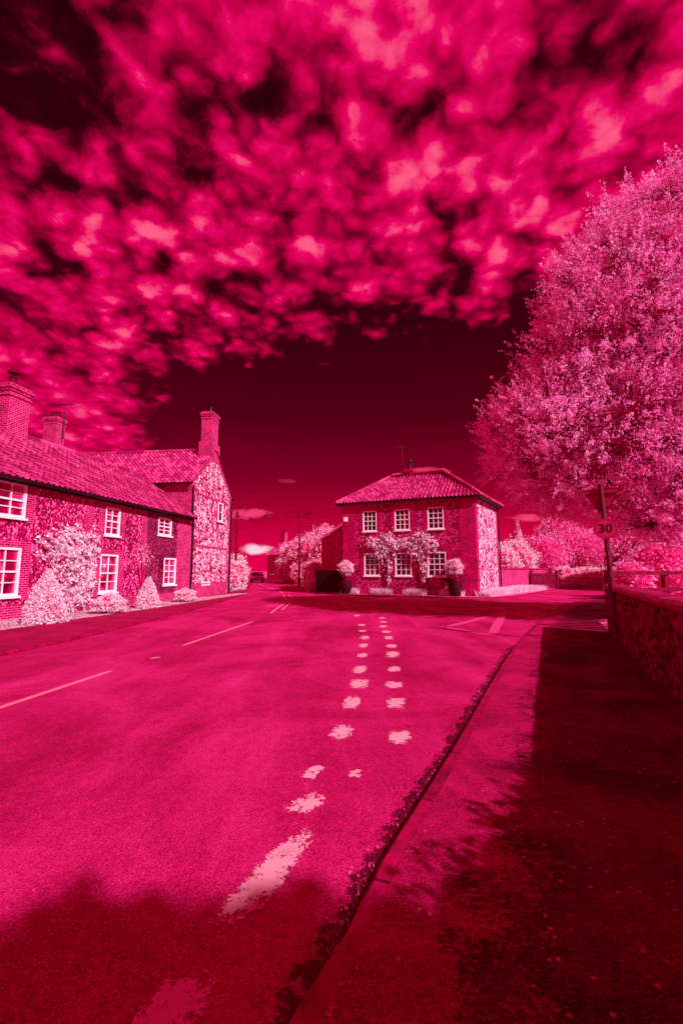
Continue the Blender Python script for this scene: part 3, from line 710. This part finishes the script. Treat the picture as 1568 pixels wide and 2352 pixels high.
# ------------------------------------------------------------ sign post
px,py=5.93,10.05
sp=thing('speed_limit_sign',(px,py,.06),'leaning road sign pole with round 30 sign and triangular sign','road sign')
base=np.array([px,py,.06]); topp=np.array([px-.12,py+.02,3.5])
b=B(); b.tube(base,base+(topp-base)*.42,.072,.07,14); b.tube(base+(topp-base)*.42,topp,.055,.052,14); b.tube(topp,topp+[0,0,.03],.058,.03,14)
b.mk('pole',M['metal'],sp)
ax=(topp-base)/np.linalg.norm(topp-base)
nn=np.array([-.47,-.88,0.]); nn/=np.linalg.norm(nn); rr=np.cross(ax,nn)*1.0; rr/=np.linalg.norm(rr)
if rr[0]<0: rr=-rr
uu=np.cross(nn,rr); uu=uu if uu[2]>0 else -uu
def P3(c,x,z,d): return c+rr*x+uu*z+nn*d
cs=base+(topp-base)*((2.54-.11)/3.39)
def disc(b,r0,r1,d,k=40):
    for i in range(k):
        a,c=i*2*math.pi/k,(i+1)*2*math.pi/k
        if r0<=0: b.quad([P3(cs,0,0,d),P3(cs,r1*math.cos(a),r1*math.sin(a),d),P3(cs,r1*math.cos(c),r1*math.sin(c),d)],[(0,0)]*3)
        else: b.quad([P3(cs,r0*math.cos(a),r0*math.sin(a),d),P3(cs,r1*math.cos(a),r1*math.sin(a),d),P3(cs,r1*math.cos(c),r1*math.sin(c),d),P3(cs,r0*math.cos(c),r0*math.sin(c),d)])
b=B(); disc(b,0,.23,.08); disc(b,0,.23,.065)
for i in range(40):
    a,c=i*2*math.pi/40,(i+1)*2*math.pi/40; b.quad([P3(cs,.23*math.cos(a),.23*math.sin(a),.065),P3(cs,.23*math.cos(c),.23*math.sin(c),.065),P3(cs,.23*math.cos(c),.23*math.sin(c),.08),P3(cs,.23*math.cos(a),.23*math.sin(a),.08)])
face=b.mk('sign_face',M['signface'],sp)
b=B(); disc(b,.185,.229,.0815); b.mk('sign_ring',M['signring'],face)
cu=bpy.data.curves.new('digits','FONT'); cu.body='30'; cu.size=.27; cu.align_x='CENTER'; cu.align_y='CENTER'; cu.extrude=.001; cu.offset=.006; cu.space_character=1.05
tmp=bpy.data.objects.new('tmp',cu); COL.objects.link(tmp); dg=bpy.context.evaluated_depsgraph_get()
me=bpy.data.meshes.new_from_object(tmp.evaluated_get(dg)); bpy.data.objects.remove(tmp)
dob=bpy.data.objects.new('digits',me); COL.objects.link(dob); me.materials.clear(); me.materials.append(M['dark']); dob.parent=face
c=P3(cs,0,0,.083)-np.array(base)
dob.matrix_local=Matrix(((rr[0],uu[0],nn[0],c[0]),(rr[1],uu[1],nn[1],c[1]),(rr[2],uu[2],nn[2],c[2]),(0,0,0,1)))
b=B(); ct=base+(topp-base)*((3.42-.11)/3.39)
tri=[(-.4,.02),(.4,.02),(0,-.62)]
def rounded(tri,r=.05):
    out=[]; 
    for i in range(3):
        p=np.array(tri[i]);a=np.array(tri[i-1]);c2=np.array(tri[(i+1)%3]); u1=(a-p)/np.linalg.norm(a-p);u2=(c2-p)/np.linalg.norm(c2-p)
        for t in (0,.25,.5,.75,1): 
            q=p+u1*r*(1-t)**2*1.0+u2*r*t**2; out.append(tuple(q))
    return out
rt=rounded(tri)
b.quad([P3(ct,x,z,-.065) for x,z in rt],[(0,0)]*len(rt)); b.quad([P3(ct,x,z,-.08) for x,z in rt][::-1],[(0,0)]*len(rt))
for i in range(len(rt)):
    j=(i+1)%len(rt); b.quad([P3(ct,*rt[i],-.08),P3(ct,*rt[j],-.08),P3(ct,*rt[j],-.05),P3(ct,*rt[i],-.05)])
b.mk('triangular_sign',M['signback'],sp)
for z in (-.1,-.4):
    wdt=.31*(1+z*1.3)+.02
    b=B(); b.box(ct,rr,nn,uu,-wdt,wdt,-.064,-.04,z-.02,z+.02); b.mk('bracket',M['metal'],sp)
for z in (-.12,.12):
    b=B(); b.box(cs,rr,nn,uu,-.13,.13,.045,.064,z-.02,z+.02); b.mk('bracket',M['metal'],sp)
# ------------------------------------------------------------ telegraph poles and wires
wires=[]
for (x,y,h) in [(-8.3,36,6.3),(-4.15,45,7.3)]:
    tp=thing('telegraph_pole',(x,y,0),'tall slim timber telegraph pole beside the road','pole','telegraph poles along the road')
    b=B(); b.tube((x,y,0),(x,y,h),.11,.07,10); b.mk('pole',M['wood'],tp)
    b=B(); b.box((x,y,h-.4),(.9,.4,0),(-.4,.9,0),Z3,-.2,.2,-.04,.04,-.04,.04); b.mk('crossarm',M['wood'],tp); wires.append(np.array([x,y,h-.3]))
def wire(p,q,sag=.4):
    p,q=np.array(p,float),np.array(q,float); b=B(); k=14; pts=[p+(q-p)*t-Z3*sag*4*t*(1-t) for t in np.linspace(0,1,k)]
    for a,c in zip(pts,pts[1:]): b.tube(a,c,.009,.009,4,False)
    o=b.mk('overhead_wire',M['dark'],None,label='thin dark overhead telephone wire between pole and house',cat='wire'); o['group']='overhead wires'
wire(wires[0],wires[1]); wire(wires[1],(.3,33,6.0),.3); wire(wires[0],(-7.9,31.8,6.3),.1)
wire(wires[0],(-.1,32.6,6.2),.5)
# ------------------------------------------------------------ background houses
def cottage(label,p0,p1,depth,eave,ridge,wins,chs,wm='brick',tm='tile',group='distant village houses'):
    f=Face(p0,p1); t=thing('village_house',tuple(f.P(f.L/2,0,-depth/2)),label,'house',group)
    b=B(); L=f.L; wall(f,0,eave,wins,b)
    fb=Face(f.P(L,0,-depth)[:2],f.P(0,0,-depth)[:2]); wall(fb,0,eave,[],b)
    for s in (0,L):
        P=[(0,0),(-depth,0),(-depth,eave),(-depth/2,ridge),(0,eave)]
        b.quad([f.P(s,z,d) for d,z in P],[(d,z) for d,z in P])
    b.mk('wall',M[wm],t)
    b=B(); roof_slope(b,f.P(-.2,eave-.1,.25),f.P(L+.2,eave-.1,.25),f.P(-.2,ridge,-depth/2),f.P(L+.2,ridge,-depth/2),.5,.5)
    roof_slope(b,f.P(L+.2,eave-.1,-depth-.25),f.P(-.2,eave-.1,-depth-.25),f.P(L+.2,ridge,-depth/2),f.P(-.2,ridge,-depth/2),.5,.5)
    r=b.mk('roof',M[tm],t)
    for s in chs:
        ch,pb=chimney(r,f.P(s,0,-depth/2)[:2],f.d[:2],1.1,.8,ridge-.5,ridge+1.6,M[wm],2); pb.mk('chimney_pot',M['clay'],ch)
    for w_ in wins: window(t,f,w_,2,2,M['glass_dark'])
cottage('distant brick cottage with white windows at the road bend',(-13.6,84),(-9.0,80),7,4.6,7.2,[(.8,1.8,1,2.2),(3.4,4.6,.9,2.3),(3.4,4.6,3.1,4.2)],[.6])
cottage('distant house with two chimneys above the hedges',(-9.5,98),(2,92),8,6.4,10.2,[(2,3.2,3.9,5.2),(5,6.2,3.9,5.2),(8,9.2,3.9,5.2)],[1.0,9])
cottage('house with pantile roof behind garden trees',(26,52),(36,48),7,3.6,6.4,[(2,3.2,1.2,2.5),(6,7.2,1.2,2.5)],[],'brick_mid','tile_dark')
cottage('long low building behind the hedge and tree',(24,33),(48,28),7,3.4,6.0,[(4,5.2,1.2,2.5)],[],'flint','tile_dark')
# ------------------------------------------------------------ background planting
def L(*a): return [((x,y,z),(r,r*.9,rz)) for x,y,z,r,rz in a]
bush('roadside_shrub','pale leafy shrub beside the flint house','shrub',L((-8.2,33.6,.9,.8,.9),(-8.3,35.6,1.2,1.0,1.2),(-8.9,38,1.4,1.2,1.5),(-10,41.5,1.3,1.3,1.4)),12000,.07,jit=.14)
bush('roadside_shrub','pale leafy shrub at the road bend','shrub',L((-13.2,55,1.0,1.2,1.2),(-15.5,60,1.2,1.6,1.4)),4000,.12)
bush('hedge','rounded pale hedge beside the far road','hedge',L((-2.6,46,1.3,1.2,1.4),(-3.2,50,1.4,1.3,1.5),(-4.6,55,1.4,1.6,1.6),(-6,60,1.6,1.7,1.8),(-7.2,66,1.6,1.9,1.8)),10000,.1,'leaf_mid')
bush('garden_tree','rounded pale garden tree beyond the hedge','tree',L((-3.9,58,3.4,2.4,2.6),(-1.6,54,3.6,2.2,2.8),(-5.8,64,3.6,2.6,2.6),(-2.2,60,5.2,2.3,2.2)),14000,.12,'leaf_mid',jit=.16)
bush('garden_tree','pale bushy tree near the distant cottage','tree',L((-7.5,72,3.0,2.6,2.6),(-9.0,76,2.2,1.8,2.0)),5000,.15,'leaf_white')
bush('roadside_shrub','clipped dark shrub beside the timber gate','shrub',L((-2.2,35.5,.8,.55,.9),(-2.6,38.5,.9,.6,1.0)),3500,.055,'leaf_mid')
bush('garden_tree','bushy pale tree beside the corner house','tree',L((14.6,42,1.9,1.7,2.0),(16.8,44,2.2,1.9,2.3),(13.6,43.5,3.1,1.4,1.8)),12000,.1,'leaf_white',jit=.16)
bush('garden_tree','spreading pale tree in a garden','tree',L((20.5,46,2.6,2.3,2.6),(23.2,47,3.6,2.3,3.0),(25.2,46,2.8,2.4,2.6),(22.6,48,5.4,1.9,1.8)),18000,.1,'leaf_tree',jit=.22)
bush('garden_tree','broad pale tree in a garden','tree',L((29,44,2.8,2.8,3.0),(33,42,3.0,3,3.2)),9000,.13,'leaf_tree',jit=.2)
bush('conifer_tree','slender pale conifer in a garden','tree',[((18.2,47,3.4),(1.0,1.0,3.3))],4000,.11,'leaf_mid',cone=True)
hl_=[((19.9+i*.62,41.6+.06*i,.95+.04*math.sin(i*2)),(.62,.75,1.0)) for i in range(12)]
bush('clipped_hedge','neatly clipped pale hedge beside a gate','hedge',hl_,14000,.065)
bush('hedge','tall dense hedge behind the garden wall','hedge',L((19,27,1.6,2.2,1.8),(23,28,1.9,2.6,2.2),(28,27,2.0,2.8,2.3),(16,25.5,1.0,1.3,1.2)),12000,.09,'leaf_tree','core',jit=.14)
bw=thing('brick_boundary_wall',(14,38,0),'low brick boundary wall beside the corner house','wall'); fb=Face((12.2,36),(19.2,43.2)); b=B()
fb.box(b,0,fb.L,0,1.75,-.2,0); b.mk('wall',M['brick'],bw); b=B(); fb.box(b,0,fb.L,1.751,1.85,-.25,.05); b.mk('coping',M['coping'],bw)
g=thing('field_gate',(17.6,40,0),'dark timber boarded gate in the garden boundary','gate'); fg2=Face((16.6,40.2),(19.1,40.9)); b=B()
for i in range(15): fg2.box(b,.1+i*.165,.22+i*.165,.1,1.4,-.02,.02)
for z in (.3,1.2): fg2.box(b,.05,2.55,z,z+.12,.021,.05)
for s in (-.1,2.55): fg2.box(b,s,s+.16,0,1.65,-.1,.1)
b.mk('boards',M['wood'],g)
# ------------------------------------------------------------ trees
def tree(label,base,lobes,ncl,per,lsize,trunk_r,fork,name='tree',seed=1,leaf='leaf_tree',group=None,spray=.8,zmin=1.2):
    global rng
    rng=np.random.default_rng(seed)
    t=thing(name,tuple(base),label,'tree',group)
    base=np.array(base,float); P=[];Q=[];R0=[];R1=[]
    def seg(p,q,a,c): P.append(p);Q.append(q);R0.append(a);R1.append(c)
    def limb(p,q,a,c,k=5,w=.25):
        pts=[p+(q-p)*i/k+(rng.normal(size=3)*w*math.sin(math.pi*i/k)) for i in range(k+1)]; 
        for i in range(k): seg(pts[i],pts[i+1],a+(c-a)*i/k,a+(c-a)*(i+1)/k)
        return pts
    fk=np.array(fork,float); b=B(); tv=[base,base+(fk-base)*.15,base+(fk-base)*.55+[.1,0,0],fk]
    for (p,q),(a,c) in zip(zip(tv,tv[1:]),((1.5,1.1),(1.1,.95),(.95,.8))): b.tube(p,q,trunk_r*a,trunk_r*c,16)
    b.mk('trunk',M['bark'],t,smooth=True)
    Cs=[];Os=[]
    vol=np.array([l[1][0]*l[1][2] for l in lobes]); 
    for (c,r),v in zip(lobes,vol/vol.sum()):
        c=np.array(c,float);r=np.array(r,float)
        mp=limb(fk,c,trunk_r*.55,trunk_r*.2,7,.3); nb=max(10,int(90*v)); k=int(ncl*v)
        subs=[]
        for i in range(nb):
            d=runit(1)[0]; d[2]=d[2]*.8+.15; s=mp[rng.integers(3,len(mp))]; e=c+d*r*.85
            subs.append(limb(s,e,trunk_r*.16,trunk_r*.04,5,.15))
        sp_=np.array([p for sb in subs for p in sb[1:]])
        d=runit(k); rad=.74+.27*rng.random(k)**.6; ph=rng.random(3)*6
        lum=1+.1*np.sin(d[:,0]*6+ph[0])*np.sin(d[:,1]*6+ph[1])+.1*np.sin(d[:,2]*8+ph[2])*np.sin(d[:,0]*5+ph[1])
        cp=c+d*r*(rad*lum)[:,None]
        gp=np.sin(cp[:,0]*2.1+ph[0])*np.sin(cp[:,1]*2.3+ph[1])*np.sin(cp[:,2]*2.6+ph[2]); keep=((gp>-.55)|(rng.random(k)<.4))&(cp[:,2]>zmin-.3*np.sin(cp[:,0]*2.3)); cp=cp[keep]; d=d[keep]
        for p,dd in zip(cp,d):
            j=np.argmin(((sp_-p)**2).sum(1)); seg(sp_[j],p,.018,.006)
        Cs.append(cp); Os.append(d)
    V,F=tubes(P,Q,R0,R1,4); mk('branches',V,F,M['bark'],t)
    C=np.concatenate(Cs);O=np.concatenate(Os); O=O*.9+np.array([0,0,.3])+rng.normal(size=O.shape)*.35; O/=np.linalg.norm(O,axis=1)[:,None]
    tt=rng.random((len(C),per)); ln=spray*(.6+.8*rng.random(len(C)))
    PP=C[:,None]+O[:,None]*(tt*ln[:,None])[...,None]+rng.normal(size=(len(C),per,3))*(.14*spray*(1.15-tt))[...,None]
    PP=PP.reshape(-1,3); PP=PP[PP[:,2]>base[2]+1.2]
    V,F=leafgeo(PP,lsize,.65); mk('crown',V,F,M[leaf],t)
tree('huge spreading pale leafed tree overhanging the pavement behind wall',(14.6,14.8,0),
 [((8.2,15,6.0),(2.9,3.0,2.4)),((9.3,14.5,8.7),(2.8,2.6,2.2)),((9.7,14.5,10.8),(2.6,2.5,2.2)),((11.3,14.5,12.6),(2.8,2.6,2.2)),((13.0,14,8),(4.2,3.4,3.2)),
  ((12.0,14.5,5.2),(3.4,3.0,1.8)),((14.6,15,12.3),(3.6,3.2,3.0)),((6.8,15.2,6.2),(1.7,1.9,1.6)),((16.5,14,6.5),(3.5,3.0,3)),((9.4,15.3,4.7),(2.6,2.2,1.3)),((11.0,14,3.6),(3.0,1.8,1.2))],
 12500,38,.036,.42,(14.0,14.8,4.2),seed=5,zmin=2.6,spray=.7)
tree('unseen leafy tree added behind the camera to cast the foreground shade',(6.3,-6.0,0),[((4.75,-3.8,5.0),(1.2,1.1,.85)),((5.4,-4.9,4.9),(1.5,1.3,1.0)),((6.0,-6.2,5.4),(1.7,1.5,1.4))],2600,30,.09,.2,(6.2,-6.0,3.4),seed=9,spray=.35)  # added out of view, crown lobes placed to throw the foreground shadow
# ------------------------------------------------------------ cars
def car(x,y,ang,label,mat):
    t=thing('parked_car',(x,y,.004),label,'car','cars on the far road'); ca,sa=math.cos(ang),math.sin(ang); o=np.array([x,y,.01]); ax=np.array([ca,sa,0]);ay=np.array([-sa,ca,0])
    prof=[(-2.1,.3),(-2.15,.75),(-2.0,.95),(-1.7,1.02),(-1.3,1.42),(.35,1.46),(1.1,1.0),(1.9,.85),(2.12,.6),(2.1,.3)]
    b=B(); n_=len(prof)
    def hw(z): return .85 if z<1.05 else .68
    for i in range(n_):
        p,q=prof[i],prof[(i+1)%n_]
        b.quad([o+ax*p[0]-ay*hw(p[1])+Z3*p[1],o+ax*q[0]-ay*hw(q[1])+Z3*q[1],o+ax*q[0]+ay*hw(q[1])+Z3*q[1],o+ax*p[0]+ay*hw(p[1])+Z3*p[1]])
    for s in (-1,1):
        lowp=[p for p in prof if p[1]<1.05]; b.quad([o+ax*p[0]+ay*s*hw(p[1])+Z3*p[1] for p in lowp],[(0,0)]*len(lowp))
        q=[(-1.7,1.02),(-1.3,1.42),(.35,1.46),(1.1,1.0)]; b.quad([o+ax*p[0]+ay*s*hw(p[1])+Z3*p[1] for p in q])
    body=b.mk('body',mat,t)
    b=B()
    for s in (-1,1):
        q=[(-1.45,1.08,.835),(-1.2,1.36,.705),(.3,1.38,.7),(.9,1.08,.835)]; b.quad([o+ax*p[0]+ay*s*p[2]+Z3*p[1] for p in q])
    for (xa,za,xb,zb) in ((-1.72,1.06,-1.36,1.4),(1.05,1.06,.42,1.43)):
        k=-.02 if xa<0 else .02; b.quad([o+ax*(xa+k)-ay*.66+Z3*za,o+ax*(xa+k)+ay*.66+Z3*za,o+ax*(xb+k)+ay*.58+Z3*zb,o+ax*(xb+k)-ay*.58+Z3*zb])
    b.mk('windows',M['glass_dark'],t)
    for xx in (-1.3,1.3):
        for s in (-1,1):
            b=B(); c=o+ax*xx+Z3*.32; b.tube(c+ay*s*.68,c+ay*s*.87,.32,.32,16); b.mk('wheel',M['gate'],t)
    for s in (-1,1):
        b=B(); b.box(o,ax,ay,Z3,-2.17,-2.12,s*.62-.15,s*.62+.15,.68,.85); b.mk('tail_light',M['signring'],t)
M['car1']=m_plain('car_paint',.3,.02,2,rough=.25,spec=.5); M['car2']=m_plain('car_paint_pale',.6,.02,2,rough=.25,spec=.5)
car(-11.9,65,1.8,'dark hatchback car on the far road bend',M['car1']); car(-14.6,74,1.85,'mid toned hatchback car on the far road bend',M['car2'])
# ------------------------------------------------------------ world
SUN=(.72,-.69); EL=math.radians(37)
w=bpy.data.worlds.new('World'); scene.world=w; w.use_nodes=True; nt=w.node_tree; N=NT(nt); bg=nt.nodes['Background']
try: w.cycles.sampling_method='MANUAL'; w.cycles.sample_map_resolution=256
except Exception as e: print(e)
tc=N.n('ShaderNodeTexCoord').outputs['Generated']; s=N.n('ShaderNodeSeparateXYZ'); N.put(s.inputs[0],tc); X,Y,Zc=s.outputs
zc=N.m('MAXIMUM',Zc,.03); px_=N.m('DIVIDE',X,zc); py_=N.m('DIVIDE',Y,zc)
zk=N.m('ADD',zc,.22)   # cloud layer seen as a shallow shell: puffs keep their depth towards the horizon
cb=N.n('ShaderNodeCombineXYZ'); N.put(cb.inputs[0],N.m('DIVIDE',X,zk)); N.put(cb.inputs[1],N.m('DIVIDE',Y,zk)); P=cb.outputs[0]
nz=N.n('ShaderNodeTexNoise'); N.put(nz.inputs[0],P); nz.inputs['Scale'].default_value=12; nz.inputs['Detail'].default_value=3; nz.inputs['Roughness'].default_value=.5
sc=N.n('ShaderNodeVectorMath',operation='MULTIPLY_ADD'); N.put(sc.inputs[0],nz.outputs[1]); sc.inputs[1].default_value=(.07,.07,.07); N.put(sc.inputs[2],P)
PW=sc.outputs[0]
v1=N.vor(PW,10,'SMOOTH_F1',.35).outputs['Distance']; v2=N.vor(PW,23,'SMOOTH_F1',.3).outputs['Distance']
n1=N.noise(P,7,8,.6,0); n2=N.noise(PW,34,6,.66,0); big=N.noise(P,2.8,3,.55,0)
puff=N.m('SUBTRACT',1,N.m('MULTIPLY',v1,1.35)); puff2=N.m('SUBTRACT',1,N.m('MULTIPLY',v2,1.35))
val=N.m('ADD',N.m('MULTIPLY',puff,.5),N.m('MULTIPLY',puff2,.3)); val=N.m('ADD',val,N.m('MULTIPLY',n1,.6)); val=N.m('ADD',val,N.m('MULTIPLY',N.m('SUBTRACT',big,.5),.45))
val=N.m('ADD',val,N.m('MULTIPLY',N.m('SUBTRACT',n2,.5),.42))
val=N.m('ADD',val,.1)
s1=N.m('ADD',N.m('SUBTRACT',py_,2.1),N.m('MULTIPLY',px_,.35)); s2=N.m('ADD',N.m('ADD',px_,.66),N.m('MULTIPLY',N.m('SUBTRACT',py_,2.03),.5))
cl=N.m('MINIMUM',s1,s2); cl=N.m('ADD',cl,N.m('MULTIPLY',N.m('SUBTRACT',n1,.5),.8))
clear=N.smooth(cl,-.5,.3)
dx=N.m('ADD',px_,.75); dy=N.m('SUBTRACT',py_,.6); dd=N.m('SQRT',N.m('ADD',N.m('MULTIPLY',dx,dx),N.m('MULTIPLY',dy,dy)))
corner=N.smooth(dd,.6,.05)
bx=N.m('SUBTRACT',px_,.35); by=N.m('SUBTRACT',py_,.75); bd=N.m('SQRT',N.m('ADD',N.m('MULTIPLY',bx,bx),N.m('MULTIPLY',by,by))); br=N.smooth(bd,1.1,.1)
val=N.m('ADD',val,N.m('MULTIPLY',br,.1)); val=N.m('SUBTRACT',val,N.m('MULTIPLY',corner,.34)); val=N.m('SUBTRACT',val,N.m('MULTIPLY',clear,.9))
lf=N.smooth(N.m('ADD',px_,N.m('MULTIPLY',py_,-.25)),-1.25,-2.4)
val=N.m('ADD',N.m('MULTIPLY',val,N.m('SUBTRACT',1,N.m('MULTIPLY',lf,.35))),N.m('MULTIPLY',lf,.36))
dens=N.smooth(val,.1,1.18)
ccol=N.ramp(dens,[(0,(0,0,0)),(.2,(.055,0,.006)),(.4,(.23,0,.024)),(.6,(.54,0,.062)),(.8,(.82,.002,.13)),(1,(1,.11,.24))],False)
skyc=N.ramp(Zc,[(0,(.8,0,.08)),(.06,(.66,0,.055)),(.12,(.42,0,.03)),(.2,(.2,0,.015)),(.32,(.08,0,.006)),(.5,(.03,0,.003)),(1,(.012,0,.001))],False)
col=N.mix(N.smooth(dens,.0,.4),skyc,N.mix(1,ccol,(.012,0,.0015,1),'ADD'))
yy=N.m('MAXIMUM',Y,.05); az=N.m('DIVIDE',X,yy); ev=N.m('DIVIDE',Zc,yy)
cb2=N.n('ShaderNodeCombineXYZ'); N.put(cb2.inputs[0],az); N.put(cb2.inputs[1],N.m('MULTIPLY',ev,2.2)); n3=N.noise(cb2.outputs[0],22,5,.6,.3)
for a0,e0,rx,ry,c1,amp in [(-.2,.124,.06,.016,(.9,.05,.18,1),2.2),(-.185,.047,.05,.016,(1,.6,.75,1),1.8),(.2,.222,.055,.014,(.8,.03,.12,1),2.4),(.41,.118,.055,.012,(.85,.05,.17,1),2.2),(-.12,.2,.03,.008,(.4,.01,.06,1),3),(.345,.443,.0045,.0045,(.6,.03,.06,1),0)]:
    q=N.m('ADD',N.m('POWER',N.m('ABSOLUTE',N.m('DIVIDE',N.m('SUBTRACT',az,a0),rx)),2),N.m('POWER',N.m('ABSOLUTE',N.m('DIVIDE',N.m('SUBTRACT',ev,e0),ry)),2))
    k=N.m('ADD',N.m('SUBTRACT',1,q),N.m('MULTIPLY',N.m('SUBTRACT',n3,.55),amp)); k=N.smooth(k,.15 if amp else 0,.9 if amp else .4)
    k=N.m('MULTIPLY',k,N.m('GREATER_THAN',Y,.1))
    col=N.mix(k,col,c1)
sk=N.n('ShaderNodeTexSky',sky_type='NISHITA'); sk.sun_disc=False; sk.sun_elevation=EL; sk.sun_rotation=math.atan2(SUN[0],SUN[1])
bw_=N.n('ShaderNodeRGBToBW'); N.put(bw_.inputs[0],sk.outputs[0]); tint=N.mix(1,bw_.outputs[0],(.003,0,.0004,1),'MULTIPLY')
col=N.mix(1,col,tint,'ADD')
low=N.smooth(Zc,-.02,0); col=N.mix(low,(.05,0,.01,1),col)
N.put(bg.inputs[0],col); bg.inputs[1].default_value=1.0
# ------------------------------------------------------------ sun
sl=bpy.data.lights.new('sun','SUN'); sl.energy=5; sl.angle=math.radians(.9); sl.color=(1,.94,.97)
so=bpy.data.objects.new('sun',sl); COL.objects.link(so); h=math.hypot(*SUN)
S=Vector((SUN[0]/h*math.cos(EL),SUN[1]/h*math.cos(EL),math.sin(EL))); so.rotation_euler=S.to_track_quat('Z','Y').to_euler(); so.location=(0,0,30)
# ------------------------------------------------------------ camera
cam=bpy.data.cameras.new('camera'); cam.sensor_fit='VERTICAL'; cam.sensor_height=36; cam.sensor_width=24; cam.lens=16; cam.clip_end=4000; cam.clip_start=.05
co=bpy.data.objects.new('camera',cam); COL.objects.link(co); co.location=(0,0,1.6); co.rotation_euler=(math.radians(90+7.39),0,0); scene.camera=co
scene.view_settings.view_transform='Standard'; scene.view_settings.look='None'; scene.view_settings.exposure=0
